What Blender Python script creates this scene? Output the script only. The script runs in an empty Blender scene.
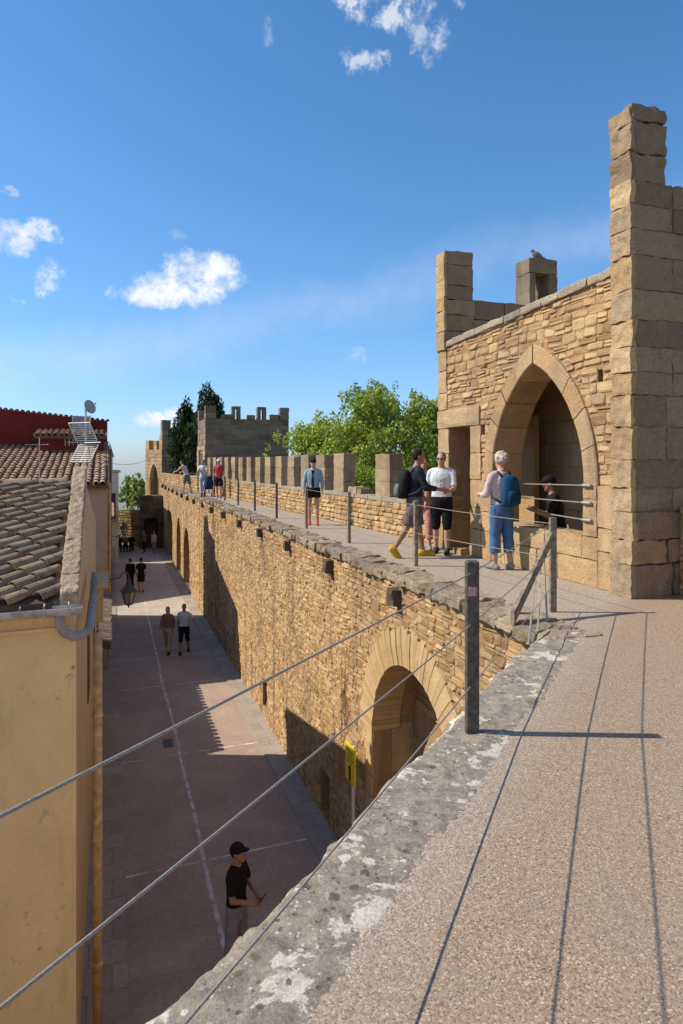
import bpy, bmesh, math, random
from mathutils import Vector, noise, Matrix
from mathutils.geometry import tessellate_polygon

scene = bpy.context.scene
COL = scene.collection
R = math.radians
F = 683.0          # focal length in pixels, used while measuring the photograph
EYE = 1.65

# street frame: u runs along the street, v across it (towards the rampart), z up
S = Vector((-.3185, .9479, 0)); N = Vector((.9479, .3185, 0)); Z = Vector((0, 0, 1))
def W(u, v, z=0.0): return S * u + N * v + Z * z
def UV(x, y): return (x * S.x + y * S.y, x * N.x + y * N.y)
STREET = -5.35

# ------------------------------------------------------------------ objects
ORI = {}
def tag(o, label=None, cat=None, group=None, kind=None):
    if label: o['label'] = label
    if cat: o['category'] = cat
    if group: o['group'] = group
    if kind: o['kind'] = kind
    return o

def thing(name, loc, label, cat, group=None):
    o = bpy.data.objects.new(name, None)
    o.empty_display_size = .2
    COL.objects.link(o); o.location = loc
    ORI[o] = Vector(loc)
    return tag(o, label, cat, group)

class MB:
    def __init__(s): s.v = []; s.f = []; s.c = []; s.m = []; s.mi = 0
    def add(s, vs, fs, col=(.5, 0, .5)):
        b = len(s.v)
        s.v.extend([tuple(p) for p in vs]); s.c.extend([col] * len(vs))
        for f in fs: s.f.append(tuple(b + i for i in f)); s.m.append(s.mi)
    def box(s, O, a, b, c, col=(.5, 0, .5)):
        """box from corner O with edge vectors a, b, c"""
        O = Vector(O); a = Vector(a); b = Vector(b); c = Vector(c)
        vs = [O, O+a, O+a+b, O+b, O+c, O+a+c, O+a+b+c, O+b+c]
        fs = [(0,3,2,1),(4,5,6,7),(0,1,5,4),(1,2,6,5),(2,3,7,6),(3,0,4,7)]
        if a.cross(b).dot(c) < 0: fs = [tuple(reversed(f)) for f in fs]
        s.add(vs, fs, col)
    def ubox(s, u0, u1, v0, v1, z0, z1, col=(.5, 0, .5)):
        s.box(W(u0, v0, z0), S*(u1-u0), N*(v1-v0), Z*(z1-z0), col)
    def tube(s, pts, r, seg=8, col=(.5, 0, .5), caps=True):
        pts = [Vector(p) for p in pts]
        rs = r if isinstance(r, (list, tuple)) else [r]*len(pts)
        rings = []; prev = None
        for i, p in enumerate(pts):
            t = (pts[min(i+1, len(pts)-1)] - pts[max(i-1, 0)]).normalized()
            if prev is None:
                h = Vector((0, 0, 1)) if abs(t.z) < .9 else Vector((1, 0, 0))
                x = t.cross(h).normalized()
            else:
                x = (prev - t*prev.dot(t)).normalized()
            prev = x; y = t.cross(x)
            rings.append([p + (x*math.cos(2*math.pi*k/seg) + y*math.sin(2*math.pi*k/seg))*rs[i] for k in range(seg)])
        vs = [q for g in rings for q in g]; fs = []
        for i in range(len(pts)-1):
            for k in range(seg):
                a = i*seg+k; b = i*seg+(k+1) % seg
                fs.append((a, b, b+seg, a+seg))
        if caps:
            fs.append(tuple(reversed(range(seg)))); fs.append(tuple((len(pts)-1)*seg+k for k in range(seg)))
        s.add(vs, fs, col)
    def ell(s, c, r, seg=12, rings=8, col=(.5, 0, .5), rot=None):
        c = Vector(c); vs = [Vector((0, 0, -r[2]))]; fs = []
        for i in range(1, rings):
            t = math.pi*i/rings - math.pi/2
            for k in range(seg):
                p = 2*math.pi*k/seg
                vs.append(Vector((r[0]*math.cos(t)*math.cos(p), r[1]*math.cos(t)*math.sin(p), r[2]*math.sin(t))))
        vs.append(Vector((0, 0, r[2]))); n = len(vs)-1
        for k in range(seg): fs.append((0, 1+(k+1) % seg, 1+k))
        for i in range(rings-2):
            for k in range(seg):
                a = 1+i*seg+k; b = 1+i*seg+(k+1) % seg
                fs.append((a, b, b+seg, a+seg))
        b0 = 1+(rings-2)*seg
        for k in range(seg): fs.append((b0+k, b0+(k+1) % seg, n))
        if rot is not None: vs = [rot @ q for q in vs]
        s.add([c+q for q in vs], fs, col)
    def loft(s, rings, seg=16, col=(.5, 0, .5)):
        """rings: (centre Vector, rx, ry, xaxis, yaxis)"""
        vs = []; fs = []
        for c, rx, ry, xa, ya in rings:
            for k in range(seg):
                p = 2*math.pi*k/seg
                vs.append(c + xa*(rx*math.cos(p)) + ya*(ry*math.sin(p)))
        for i in range(len(rings)-1):
            for k in range(seg):
                a = i*seg+k; b = i*seg+(k+1) % seg
                fs.append((a, b, b+seg, a+seg))
        fs.append(tuple(reversed(range(seg)))); fs.append(tuple((len(rings)-1)*seg+k for k in range(seg)))
        s.add(vs, fs, col)
    def prism(s, poly, z0, z1, col=(.5, 0, .5)):
        n = len(poly)
        vs = [Vector((p[0], p[1], z0)) for p in poly]+[Vector((p[0], p[1], z1)) for p in poly]
        fs = [tuple(reversed(range(n))), tuple(range(n, 2*n))]+[(i, (i+1) % n, n+(i+1) % n, n+i) for i in range(n)]
        s.add(vs, fs, col)
    def build(s, name, mat, parent=None, smooth=False, loc=None):
        me = bpy.data.meshes.new(name)
        org = ORI[parent] if parent is not None else (Vector(loc) if loc is not None else Vector((0, 0, 0)))
        me.from_pydata([(p[0]-org.x, p[1]-org.y, p[2]-org.z) for p in s.v], [], s.f)
        at = me.attributes.new('Col', 'FLOAT_COLOR', 'POINT')
        flat = []
        for c in s.c: flat.extend((c[0], c[1], c[2], 1.0))
        at.data.foreach_set('color', flat)
        mats = mat if isinstance(mat, (list, tuple)) else [mat]
        for m in mats: me.materials.append(m)
        if len(mats) > 1: me.polygons.foreach_set('material_index', s.m)
        if smooth: me.polygons.foreach_set('use_smooth', [True]*len(me.polygons))
        me.validate(); me.update()
        o = bpy.data.objects.new(name, me); COL.objects.link(o)
        if parent is not None: o.parent = parent
        else: o.location = org
        ORI[o] = org
        return o

# ---------------------------------------------------------------- materials
def new_mat(name):
    m = bpy.data.materials.new(name); m.use_nodes = True
    nt = m.node_tree; p = nt.nodes['Principled BSDF']
    p.inputs['Roughness'].default_value = .9
    p.inputs['Specular IOR Level'].default_value = .2
    return m, nt, p

class NT:
    """small helper for wiring nodes"""
    def __init__(s, nt): s.nt = nt; s.L = nt.links
    def n(s, t, **k):
        nd = s.nt.nodes.new(t)
        for a, b in k.items(): setattr(nd, a, b)
        return nd
    def coord(s, scale=(1, 1, 1), rotz=0):
        g = s.n('ShaderNodeNewGeometry'); mp = s.n('ShaderNodeMapping')
        mp.inputs['Scale'].default_value = scale; mp.inputs['Rotation'].default_value = (0, 0, rotz)
        s.L.new(g.outputs['Position'], mp.inputs['Vector']); return mp.outputs[0]
    def noise(s, vec, scale, detail=4, rough=.6, dist=0):
        nd = s.n('ShaderNodeTexNoise'); s.L.new(vec, nd.inputs['Vector'])
        nd.inputs['Scale'].default_value = scale; nd.inputs['Detail'].default_value = detail
        nd.inputs['Roughness'].default_value = rough; nd.inputs['Distortion'].default_value = dist
        return nd.outputs['Fac']
    def vor(s, vec, scale, feature='F1', out='Distance', rnd=1):
        nd = s.n('ShaderNodeTexVoronoi', feature=feature); s.L.new(vec, nd.inputs['Vector'])
        nd.inputs['Scale'].default_value = scale; nd.inputs['Randomness'].default_value = rnd
        return nd.outputs[out]
    def ramp(s, fac, stops, interp='LINEAR'):
        nd = s.n('ShaderNodeValToRGB'); nd.color_ramp.interpolation = interp
        e = nd.color_ramp.elements
        while len(e) < len(stops): e.new(.5)
        for i, (p, c) in enumerate(stops):
            e[i].position = p; e[i].color = (c, c, c, 1) if isinstance(c, (int, float)) else (*c, 1)
        s.L.new(fac, nd.inputs[0]); return nd.outputs[0]
    def mix(s, fac, a, b, mode='MIX'):
        nd = s.n('ShaderNodeMix', data_type='RGBA', blend_type=mode)
        for sock, val in ((nd.inputs['Factor'], fac), (nd.inputs['A'], a), (nd.inputs['B'], b)):
            if isinstance(val, (int, float)): sock.default_value = val
            elif isinstance(val, tuple): sock.default_value = (*val, 1)
            else: s.L.new(val, sock)
        return nd.outputs['Result']
    def math(s, op, a, b=0.0):
        nd = s.n('ShaderNodeMath', operation=op)
        for i, val in enumerate((a, b)):
            if isinstance(val, (int, float)): nd.inputs[i].default_value = val
            else: s.L.new(val, nd.inputs[i])
        return nd.outputs[0]
    def bump(s, p, h, strength=.5, dist=.02):
        nd = s.n('ShaderNodeBump'); nd.inputs['Strength'].default_value = strength
        nd.inputs['Distance'].default_value = dist
        s.L.new(h, nd.inputs['Height']); s.L.new(nd.outputs[0], p.inputs['Normal'])

def attr(t):
    a = t.n('ShaderNodeAttribute', attribute_name='Col')
    sp = t.n('ShaderNodeSeparateColor'); t.L.new(a.outputs['Color'], sp.inputs[0])
    return sp.outputs[0], sp.outputs[1], sp.outputs[2]

def stone_mat(name, cols, mortar, grime=(.06, .045, .03), grime_amt=.5, bump=.6, streak=.35, fine=40, pits=False):
    m, nt, p = new_mat(name); t = NT(nt)
    r, g, b = attr(t); pos = t.coord()
    base = t.ramp(r, [(i/(len(cols)-1), c) for i, c in enumerate(cols)])
    n1 = t.noise(pos, 9, 5, .65)
    base = t.mix(t.ramp(n1, [(.3, .0), (.75, .55)]), base, t.mix(.5, base, cols[-1], 'MULTIPLY'))
    nf = t.noise(pos, fine, 5, .7)
    base = t.mix(.38, base, t.ramp(nf, [(.25, .25), (.5, .8), (.75, 1.0)]), 'MULTIPLY')
    base = t.mix(g, base, t.mix(t.noise(pos, 14, 4), mortar, tuple(c*.55 for c in mortar)))
    gr = t.noise(pos, .7, 6, .62, .6)
    base = t.mix(t.ramp(gr, [(.5, 0), (.72, grime_amt)]), base, grime)
    st = t.noise(t.coord((1.1, 1.1, .09)), 2.2, 5, .6)
    base = t.mix(t.ramp(st, [(.51, 0), (.68, streak)]), base, grime)
    if streak >= .4:          # lime and lichen bloom in broad pale patches
        base = t.mix(t.ramp(t.noise(pos, .55, 5, .6, .5), [(.52, 0), (.7, .4)]), base, t.mix(.5, base, tuple(min(1, c*1.25) for c in cols[-1])))
    t.L.new(base, p.inputs['Base Color'])
    h = t.math('ADD', t.math('MULTIPLY', nf, .6), t.math('MULTIPLY', n1, 1.0))
    if pits:
        h = t.math('SUBTRACT', h, t.math('MULTIPLY', t.ramp(t.vor(pos, 34), [(.08, 1.1), (.28, 0)]), t.ramp(t.noise(pos, 3.0, 4), [(.40, 0), (.55, 1)])))
    t.bump(p, h, bump, .025)
    return m

def plain_mat(name, col, rough=.8, metal=0.0, var=.15, scale=20, bump=.15, spec=.3):
    m, nt, p = new_mat(name); t = NT(nt); pos = t.coord()
    n = t.noise(pos, scale, 4, .6)
    c2 = tuple(max(0, c*(1-2*var)) for c in col)
    t.L.new(t.mix(t.ramp(n, [(.3, 0), (.7, 1)]), c2, tuple(min(1, c*(1+var)) for c in col)), p.inputs['Base Color'])
    p.inputs['Roughness'].default_value = rough; p.inputs['Metallic'].default_value = metal
    p.inputs['Specular IOR Level'].default_value = spec
    if bump: t.bump(p, n, bump, .01)
    return m

M = {}
M['rubble'] = stone_mat('rampart_rubble', [(.36,.205,.09),(.49,.30,.135),(.58,.38,.185),(.51,.345,.18),(.65,.465,.25),(.41,.28,.16)], (.46,.295,.145), (.14,.095,.06), .55, .8, .7)
M['tower_rubble'] = stone_mat('tower_rubble', [(.40,.235,.105),(.52,.325,.155),(.59,.385,.185),(.63,.44,.23),(.45,.315,.185)], (.45,.285,.135), (.17,.125,.08), .5, .8, .45)
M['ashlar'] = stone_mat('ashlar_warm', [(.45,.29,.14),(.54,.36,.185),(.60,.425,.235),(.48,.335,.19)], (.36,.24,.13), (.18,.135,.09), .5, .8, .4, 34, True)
M['grey_ashlar'] = stone_mat('ashlar_weathered', [(.24,.175,.115),(.31,.225,.14),(.40,.285,.17),(.27,.215,.155)], (.38,.29,.19), (.07,.06,.05), .5, .7, .5, 30, True)
M['far_ashlar'] = stone_mat('ashlar_tower_far', [(.19,.15,.11),(.25,.20,.145),(.33,.255,.175),(.21,.17,.13)], (.46,.40,.32), (.07,.06,.05), .4, .5, .4)
M['voussoir'] = stone_mat('arch_voussoirs', [(.52,.355,.17),(.58,.41,.215),(.63,.465,.26)], (.30,.2,.1), (.2,.13,.07), .25, .5, .1)
M['coping'] = stone_mat('grey_coping', [(.33,.27,.20),(.42,.345,.255),(.47,.39,.29)], (.2,.16,.12), (.10,.085,.07), .5, .8, .1, 30, True)
M['corbel'] = stone_mat('dark_corbel', [(.12,.09,.065),(.18,.135,.095)], (.2,.16,.12), (.04,.035,.03), .5, .7, .2, 30, True)
M['shade_ashlar'] = stone_mat('ashlar_shaded_patina', [(.24,.18,.12),(.33,.24,.155),(.42,.295,.175),(.28,.225,.16)], (.44,.345,.235), (.11,.09,.07), .5, .8, .45, 28, True)  # patina plus shade put into the colour of the faces turned from sun
M['inner'] = stone_mat('inner_masonry', [(.58,.42,.25),(.64,.48,.30),(.68,.53,.34)], (.4,.28,.16), (.2,.13,.08), .3, .6, .2)
M['edge'] = stone_mat('rough_edge_stones', [(.26,.20,.135),(.34,.265,.18),(.42,.33,.225),(.30,.255,.195)], (.2,.16,.12), (.10,.08,.06), .6, 1.0, .1, 26, True)
M['pillar'] = stone_mat('weathered_pillar_lit', [(.42,.275,.14),(.53,.365,.195),(.60,.435,.25),(.48,.345,.20),(.38,.285,.19)], (.3,.21,.12), (.17,.13,.09), .5, .8, .4, 26, True)  # lit copy: lighter colour puts sunlight on the pillar's sunny face
M['merlon'] = stone_mat('merlon_stone', [(.34,.245,.15),(.40,.295,.18),(.46,.34,.215)], (.3,.22,.14), (.10,.08,.06), .55, .6, .5, 34, True)
M['end_wall'] = stone_mat('end_wall_stone', [(.34,.22,.10),(.48,.33,.16),(.55,.40,.2)], (.3,.2,.1), (.10,.10,.045), .6, .7, .4)
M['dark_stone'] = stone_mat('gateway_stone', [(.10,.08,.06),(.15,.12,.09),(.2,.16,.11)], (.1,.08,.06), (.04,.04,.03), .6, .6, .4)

def near_coping_mat():
    m, nt, p = new_mat('lichen_coping'); t = NT(nt); pos = t.coord()
    big = t.noise(pos, 3.2, 6, .65, .3); mid = t.noise(pos, 11, 8, .75, .2); fine = t.noise(pos, 60, 6, .8); grit = t.noise(pos, 190, 3, .7)
    c = t.ramp(mid, [(.3, (.20,.165,.125)), (.45, (.32,.27,.21)), (.58, (.42,.355,.28)), (.74, (.52,.45,.355))])
    c = t.mix(.75, c, t.ramp(fine, [(.32, .28), (.46, .75), (.58, 1.0), (.7, 1.3)]), 'MULTIPLY')
    c = t.mix(.5, c, t.ramp(grit, [(.3, .4), (.5, .95), (.68, 1.25)]), 'MULTIPLY')
    c = t.mix(t.ramp(t.noise(pos, 5.5, 4, .6), [(.52, 0), (.72, .4)]), c, (.44,.31,.19))
    warp = t.noise(pos, 26, 4, .7)
    # dark lichen rosettes, two sizes
    for sc, lim, k in ((9, .40, 3.6), (21, .42, 5.0)):
        dk = t.ramp(t.math('ADD', t.vor(pos, sc), t.math('MULTIPLY', warp, .5)), [(lim, .85), (lim+.07, 0)])
        c = t.mix(t.math('MULTIPLY', dk, t.ramp(t.noise(pos, k, 3), [(.46, 0), (.56, 1)])), c, (.085,.08,.07))
    # small white crusts, two sizes
    for sc, lim, k in ((7.3, .42, 2.6), (17, .44, 4.1), (38, .42, 6)):
        sh = t.n('ShaderNodeVectorMath', operation='ADD'); t.L.new(pos, sh.inputs[0]); sh.inputs[1].default_value = (sc, 2.3, 1.1)
        wk = t.ramp(t.math('ADD', t.vor(sh.outputs[0], sc), t.math('MULTIPLY', warp, .5)), [(lim, .95), (lim+.05, 0)])
        c = t.mix(t.math('MULTIPLY', wk, t.ramp(t.noise(sh.outputs[0], k, 3), [(.5, 0), (.58, 1)])), c, t.mix(t.ramp(fine, [(.35, 0), (.55, 1)]), (.50,.44,.35), (.72,.655,.545)))
    lw = t.ramp(t.math('ADD', big, t.math('MULTIPLY', mid, .22)), [(.685, 0), (.705, .95)])
    c = t.mix(lw, c, t.mix(t.ramp(fine, [(.38, 0), (.55, 1)]), (.46,.40,.31), (.72,.65,.54)))
    t.L.new(c, p.inputs['Base Color'])
    h = t.math('ADD', t.math('MULTIPLY', mid, 1.0), t.math('ADD', t.math('MULTIPLY', fine, .7), t.math('MULTIPLY', grit, .2)))
    t.bump(p, h, .7, .02)
    return m
M['near_coping'] = near_coping_mat()

def path_mat():
    m, nt, p = new_mat('exposed_aggregate_path'); t = NT(nt); pos = t.coord()
    vn = t.n('ShaderNodeTexVoronoi'); t.L.new(pos, vn.inputs['Vector']); vn.inputs['Scale'].default_value = 150
    sep = t.n('ShaderNodeSeparateColor'); t.L.new(vn.outputs['Color'], sep.inputs[0])
    c = t.ramp(sep.outputs[0], [(0, (.09,.065,.05)), (.22, (.27,.183,.125)), (.62, (.385,.26,.175)), (.9, (.46,.33,.23)), (1, (.66,.55,.43))])
    c = t.mix(t.ramp(vn.outputs['Distance'], [(.35, 0), (.7, .45)]), c, (.30,.215,.15))
    pv = t.n('ShaderNodeTexVoronoi'); t.L.new(pos, pv.inputs['Vector']); pv.inputs['Scale'].default_value = 48
    ps_ = t.n('ShaderNodeSeparateColor'); t.L.new(pv.outputs['Color'], ps_.inputs[0])
    spot = t.ramp(pv.outputs['Distance'], [(.16, 1), (.3, 0)])
    c = t.mix(t.math('MULTIPLY', spot, t.ramp(ps_.outputs[0], [(.72, 0), (.76, .8)])), c, (.13,.095,.075))
    c = t.mix(t.math('MULTIPLY', spot, t.ramp(ps_.outputs[1], [(.86, 0), (.9, .8)])), c, (.66,.58,.47))
    c = t.mix(.3, c, t.ramp(t.noise(pos, 140, 3, .7), [(.3, .45), (.6, 1.0)]), 'MULTIPLY')
    big = t.noise(pos, 1.3, 6, .6, .3)
    c = t.mix(t.ramp(big, [(.36, .0), (.66, .8)]), c, t.mix(.5, c, (.27,.215,.165)))
    c = t.mix(t.ramp(t.noise(pos, 6, 5, .7), [(.55, 0), (.8, .4)]), c, (.20,.145,.11))
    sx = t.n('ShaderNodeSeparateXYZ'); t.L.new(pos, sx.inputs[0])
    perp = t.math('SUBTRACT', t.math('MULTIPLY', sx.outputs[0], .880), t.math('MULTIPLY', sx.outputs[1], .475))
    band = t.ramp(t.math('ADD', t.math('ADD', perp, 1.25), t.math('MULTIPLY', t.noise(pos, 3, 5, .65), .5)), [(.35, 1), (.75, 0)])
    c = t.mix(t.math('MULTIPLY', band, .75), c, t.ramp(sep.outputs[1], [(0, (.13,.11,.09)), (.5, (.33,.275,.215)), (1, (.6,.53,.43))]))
    t.L.new(c, p.inputs['Base Color'])
    h = t.math('ADD', t.math('MULTIPLY', vn.outputs['Distance'], -.8), t.math('MULTIPLY', t.noise(pos, 70, 5, .7), 1.2))
    t.bump(p, h, .4, .005)
    return m
M['path'] = path_mat()

def paving_mat(name, c1, c2, joint, bw, bh, scale=1.0):
    m, nt, p = new_mat(name); t = NT(nt)
    pos = t.coord((1, 1, 1), R(-18.57) * -1 * -1)
    # rotate world so that bricks follow the street
    br = t.n('ShaderNodeTexBrick'); t.L.new(pos, br.inputs['Vector'])
    br.inputs['Color1'].default_value = (*c1, 1); br.inputs['Color2'].default_value = (*c2, 1); br.inputs['Mortar'].default_value = (*joint, 1)
    br.inputs['Scale'].default_value = scale; br.inputs['Brick Width'].default_value = bw; br.inputs['Row Height'].default_value = bh
    br.inputs['Mortar Size'].default_value = .008; br.inputs['Bias'].default_value = 0
    wp = t.coord(); big = t.noise(wp, .8, 6, .65, .4); nf = t.noise(wp, 12, 5, .7)
    c = t.mix(t.ramp(big, [(.35, 0), (.7, .55)]), br.outputs['Color'], tuple(x*.55 for x in c1))
    c = t.mix(.4, c, t.ramp(nf, [(.3, .45), (.65, 1.1)]), 'MULTIPLY')
    t.L.new(c, p.inputs['Base Color']); p.inputs['Roughness'].default_value = .75
    t.bump(p, t.math('ADD', nf, t.math('MULTIPLY', br.outputs['Fac'], .3)), .25, .01)
    return m
M['street'] = paving_mat('street_pavers', (.45,.335,.262), (.43,.318,.248), (.39,.29,.228), .44, .3)
M['pavement'] = paving_mat('pavement_slabs', (.46,.38,.31), (.36,.30,.245), (.25,.205,.165), .62, .5)
M['line'] = plain_mat('pale_stone_line', (.62,.55,.52), .8, var=.3, scale=5)
M['ground'] = plain_mat('dry_ground', (.22,.17,.11), .95, var=.3, scale=.6)

def plaster_mat(name, col, dark, stain=.4):
    m, nt, p = new_mat(name); t = NT(nt); pos = t.coord()
    n = t.noise(pos, 1.5, 6, .65, .4); nf = t.noise(pos, 30, 5, .7)
    c = t.mix(t.ramp(n, [(.35, 0), (.75, 1)]), col, tuple(x*.82 for x in col))
    st = t.noise(t.coord((1, 1, .22)), 2.6, 6, .7, .3)
    c = t.mix(t.ramp(st, [(.55, 0), (.75, stain)]), c, dark)
    # mould specks, densest low on the wall
    sp = t.noise(pos, 7, 8, .8)
    c = t.mix(t.math('MULTIPLY', t.ramp(sp, [(.57, 0), (.68, .75)]), t.ramp(t.noise(pos, .9, 3), [(.42, 0), (.6, 1)])), c, tuple(x*.4 for x in dark))
    c = t.mix(.2, c, t.ramp(nf, [(.3, .6), (.6, 1)]), 'MULTIPLY')
    t.L.new(c, p.inputs['Base Color']); t.bump(p, t.math('ADD', n, t.math('MULTIPLY', nf, .4)), .25, .02)
    return m
M['yellow'] = plaster_mat('ochre_plaster', (.90,.665,.345), (.46,.34,.19), .4)
M['sand_plaster'] = plaster_mat('sand_plaster', (.66,.50,.29), (.30,.22,.13), .6)
M['beige'] = plaster_mat('beige_plaster', (.46,.34,.22), (.2,.15,.1), .5)
M['red'] = plaster_mat('dark_red_plaster', (.185,.027,.024), (.07,.016,.015), .3)
M['white_plaster'] = plaster_mat('white_plaster', (.6,.57,.52), (.3,.27,.24), .4)
M['verge'] = stone_mat('rubble_verge', [(.42,.31,.21),(.48,.38,.27),(.40,.27,.18)], (.4,.3,.2), (.25,.22,.17), .4, 1.0, .1, 24, True)

def tile_mat(name, cols, lichen):
    m, nt, p = new_mat(name); t = NT(nt); r, g, b = attr(t); pos = t.coord()
    c = t.ramp(r, [(i/(len(cols)-1), q) for i, q in enumerate(cols)])
    n = t.noise(pos, 11, 6, .7)
    c = t.mix(t.ramp(n, [(.48, 0), (.62, .8)]), c, lichen)
    c = t.mix(t.ramp(t.noise(pos, 3.2, 5, .7), [(.5, 0), (.75, .6)]), c, (.055,.048,.04))
    c = t.mix(.4, c, t.ramp(t.noise(pos, 45, 4, .7), [(.3, .35), (.6, 1.05)]), 'MULTIPLY')
    c = t.mix(g, c, (.07,.05,.038))
    t.L.new(c, p.inputs['Base Color']); t.bump(p, n, .5, .015)
    return m
M['tile_old'] = tile_mat('old_clay_tiles', [(.20,.14,.095),(.28,.195,.13),(.23,.175,.125),(.37,.25,.15),(.31,.235,.165)], (.14,.115,.085))
M['tile_new'] = tile_mat('clay_tiles', [(.45,.27,.16),(.56,.36,.22),(.50,.36,.25)], (.36,.26,.18))
M['zinc'] = plain_mat('zinc', (.52,.50,.49), .6, .1, .25, 6)
M['pale_pipe'] = stone_mat('weathered_pipe', [(.40,.38,.355),(.46,.44,.415)], (.3,.3,.3), (.10,.095,.08), .75, .12, .6, 50)
M['ochre_pipe'] = plain_mat('painted_pipe', (.66,.47,.23), .6, 0, .2, 9)
M['post'] = plain_mat('weathered_steel_post', (.115,.098,.082), .6, .15, .3, 25, .2)
M['post_wood'] = plain_mat('grey_wood_brace', (.27,.215,.16), .8, 0, .3, 18, .3)
M['cable'] = plain_mat('steel_cable', (.36,.325,.285), .6, .35, .2, 200, .3)
M['steel'] = plain_mat('brushed_steel', (.42,.39,.35), .5, .6, .1, 60)
M['iron'] = plain_mat('black_iron', (.03,.028,.027), .5, .3, .2, 30)
M['lamp_iron'] = plain_mat('lamp_iron', (.10,.085,.07), .55, .2, .2, 30)
M['yellow_sign'] = plain_mat('yellow_enamel', (.80,.62,.02), .4, 0, .05, 8, 0)
M['sign_ink'] = plain_mat('black_ink', (.02,.02,.02), .5, 0, .1, 8, 0)
M['sticker'] = plain_mat('pink_sticker', (.52,.33,.32), .6, 0, .15, 60, 0)
M['white_paint'] = plain_mat('white_metal', (.68,.66,.62), .5, 0, .1, 20, 0)
M['grey_box'] = plain_mat('grey_sheet', (.24,.27,.31), .6, 0, .1, 4, 0)
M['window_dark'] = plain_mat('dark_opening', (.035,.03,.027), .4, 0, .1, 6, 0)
M['shutter'] = plain_mat('brown_shutter', (.11,.065,.04), .7, 0, .2, 12)
M['bark'] = plain_mat('bark', (.14,.105,.07), .95, 0, .3, 12, .6)
M['pale_bark'] = plain_mat('pale_bark', (.30,.26,.20), .95, 0, .3, 12, .6)
M['brown_wood'] = plain_mat('brown_wood', (.12,.075,.045), .8, 0, .2, 15)
M['dish'] = plain_mat('dish_grey', (.33,.34,.36), .5, 0, .1, 10, 0)
M['glass'] = plain_mat('lamp_glass', (.30,.31,.30), .15, 0, .05, 5, 0, .6)

def leaf_mat(name, cols):
    m, nt, p = new_mat(name); t = NT(nt); r, g, b = attr(t)
    c = t.ramp(r, [(i/(len(cols)-1), q) for i, q in enumerate(cols)])
    t.L.new(c, p.inputs['Base Color']); p.inputs['Roughness'].default_value = .6
    tr = t.n('ShaderNodeBsdfTranslucent'); t.L.new(t.mix(.5, c, (.9,1,.3), 'MULTIPLY'), tr.inputs['Color'])
    ms = t.n('ShaderNodeMixShader'); ms.inputs[0].default_value = .38
    out = nt.nodes['Material Output']
    t.L.new(p.outputs[0], ms.inputs[1]); t.L.new(tr.outputs[0], ms.inputs[2]); t.L.new(ms.outputs[0], out.inputs['Surface'])
    return m
M['leaf'] = leaf_mat('spring_leaves', [(.12,.18,.028),(.24,.31,.05),(.36,.42,.075),(.50,.54,.13)])
M['leaf_yellow'] = leaf_mat('yellow_green_leaves', [(.19,.25,.035),(.33,.40,.06),(.46,.51,.10)])
M['cypress'] = leaf_mat('cypress_foliage', [(.014,.026,.012),(.028,.048,.02),(.045,.07,.028)])

# ------------------------------------------------------------------ masonry
def nz(x, y, z=0.0): return noise.noise(Vector((x, y, z)))

def rubble(mb, O, a, w, z0, z1, spans, hc, lc, gap=.012, dep=(.015, .05), seed=1, wob=.03, split=.15, colr=(0, 1)):
    """irregular coursed stones standing proud of a plane: O origin, a along, w outward"""
    rnd = random.Random(seed); z = z0; O = Vector(O)
    def P(x, zz, d):
        zz2 = zz + wob*nz(x*.9+seed, zz*1.3, seed) if z0+.04 < zz < z1-.04 else zz
        return O + a*x + Z*(zz2) + w*d
    while z < z1-.03:
        h = min(rnd.uniform(*hc), z1-z)
        if z1-(z+h) < hc[0]*.6: h = z1-z
        for s0, s1 in spans(z+h/2):
            x = s0
            while x < s1-.03:
                l = rnd.uniform(*lc)*(1.25 if rnd.random() < .15 else 1)
                if s1-(x+l) < lc[0]*.7: l = s1-x
                cells = [(z, h)]
                if rnd.random() < split:
                    k = rnd.uniform(.4, .6); cells = [(z, h*k), (z+h*k, h*(1-k))]
                for cz, ch in cells:
                    x0, x1, y0, y1 = x+gap/2, x+l-gap/2, cz+gap/2, cz+ch-gap/2
                    if x1-x0 < .02 or y1-y0 < .02: continue
                    d = rnd.uniform(*dep); m = min(x1-x0, y1-y0)
                    out = []
                    for (cx, cy, sx, sy) in ((x0, y0, 1, 1), (x1, y0, -1, 1), (x1, y1, -1, -1), (x0, y1, 1, -1)):
                        e1 = rnd.uniform(.12, .38)*m; e2 = rnd.uniform(.10, .32)*m
                        A = (cx, cy+sy*e2); B = (cx+sx*e1, cy)
                        out += [A, B] if (sx*sy > 0) else [B, A]
                    cx = (x0+x1)/2; cy = (y0+y1)/2
                    tl = rnd.uniform(-.012, .012); tv = rnd.uniform(-.015, .008)
                    ins = rnd.uniform(.12, .22)*m
                    vs = []
                    for (px, py) in out: vs.append(P(px, py, -.015))
                    for (px, py) in out: vs.append(P(px, py, d*.55))
                    for (px, py) in out:
                        dx = px-cx; dy = py-cy
                        qx = px-math.copysign(min(ins, abs(dx)), dx); qy = py-math.copysign(min(ins, abs(dy)), dy)
                        vs.append(P(qx, qy, d+tl*dx/(l/2)+tv*dy/(h/2)+rnd.uniform(-.004, .004)))
                    fs = []
                    for i in range(8):
                        j = (i+1) % 8
                        fs.append((i, j, 8+j, 8+i)); fs.append((8+i, 8+j, 16+j, 16+i))
                    fs.append(tuple(range(16, 24)))
                    if a.cross(Z).dot(w) < 0: fs = [tuple(reversed(f)) for f in fs]
                    mb.add(vs, fs, (rnd.uniform(*colr), 0, rnd.random()))
                x += l
        z += h

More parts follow.
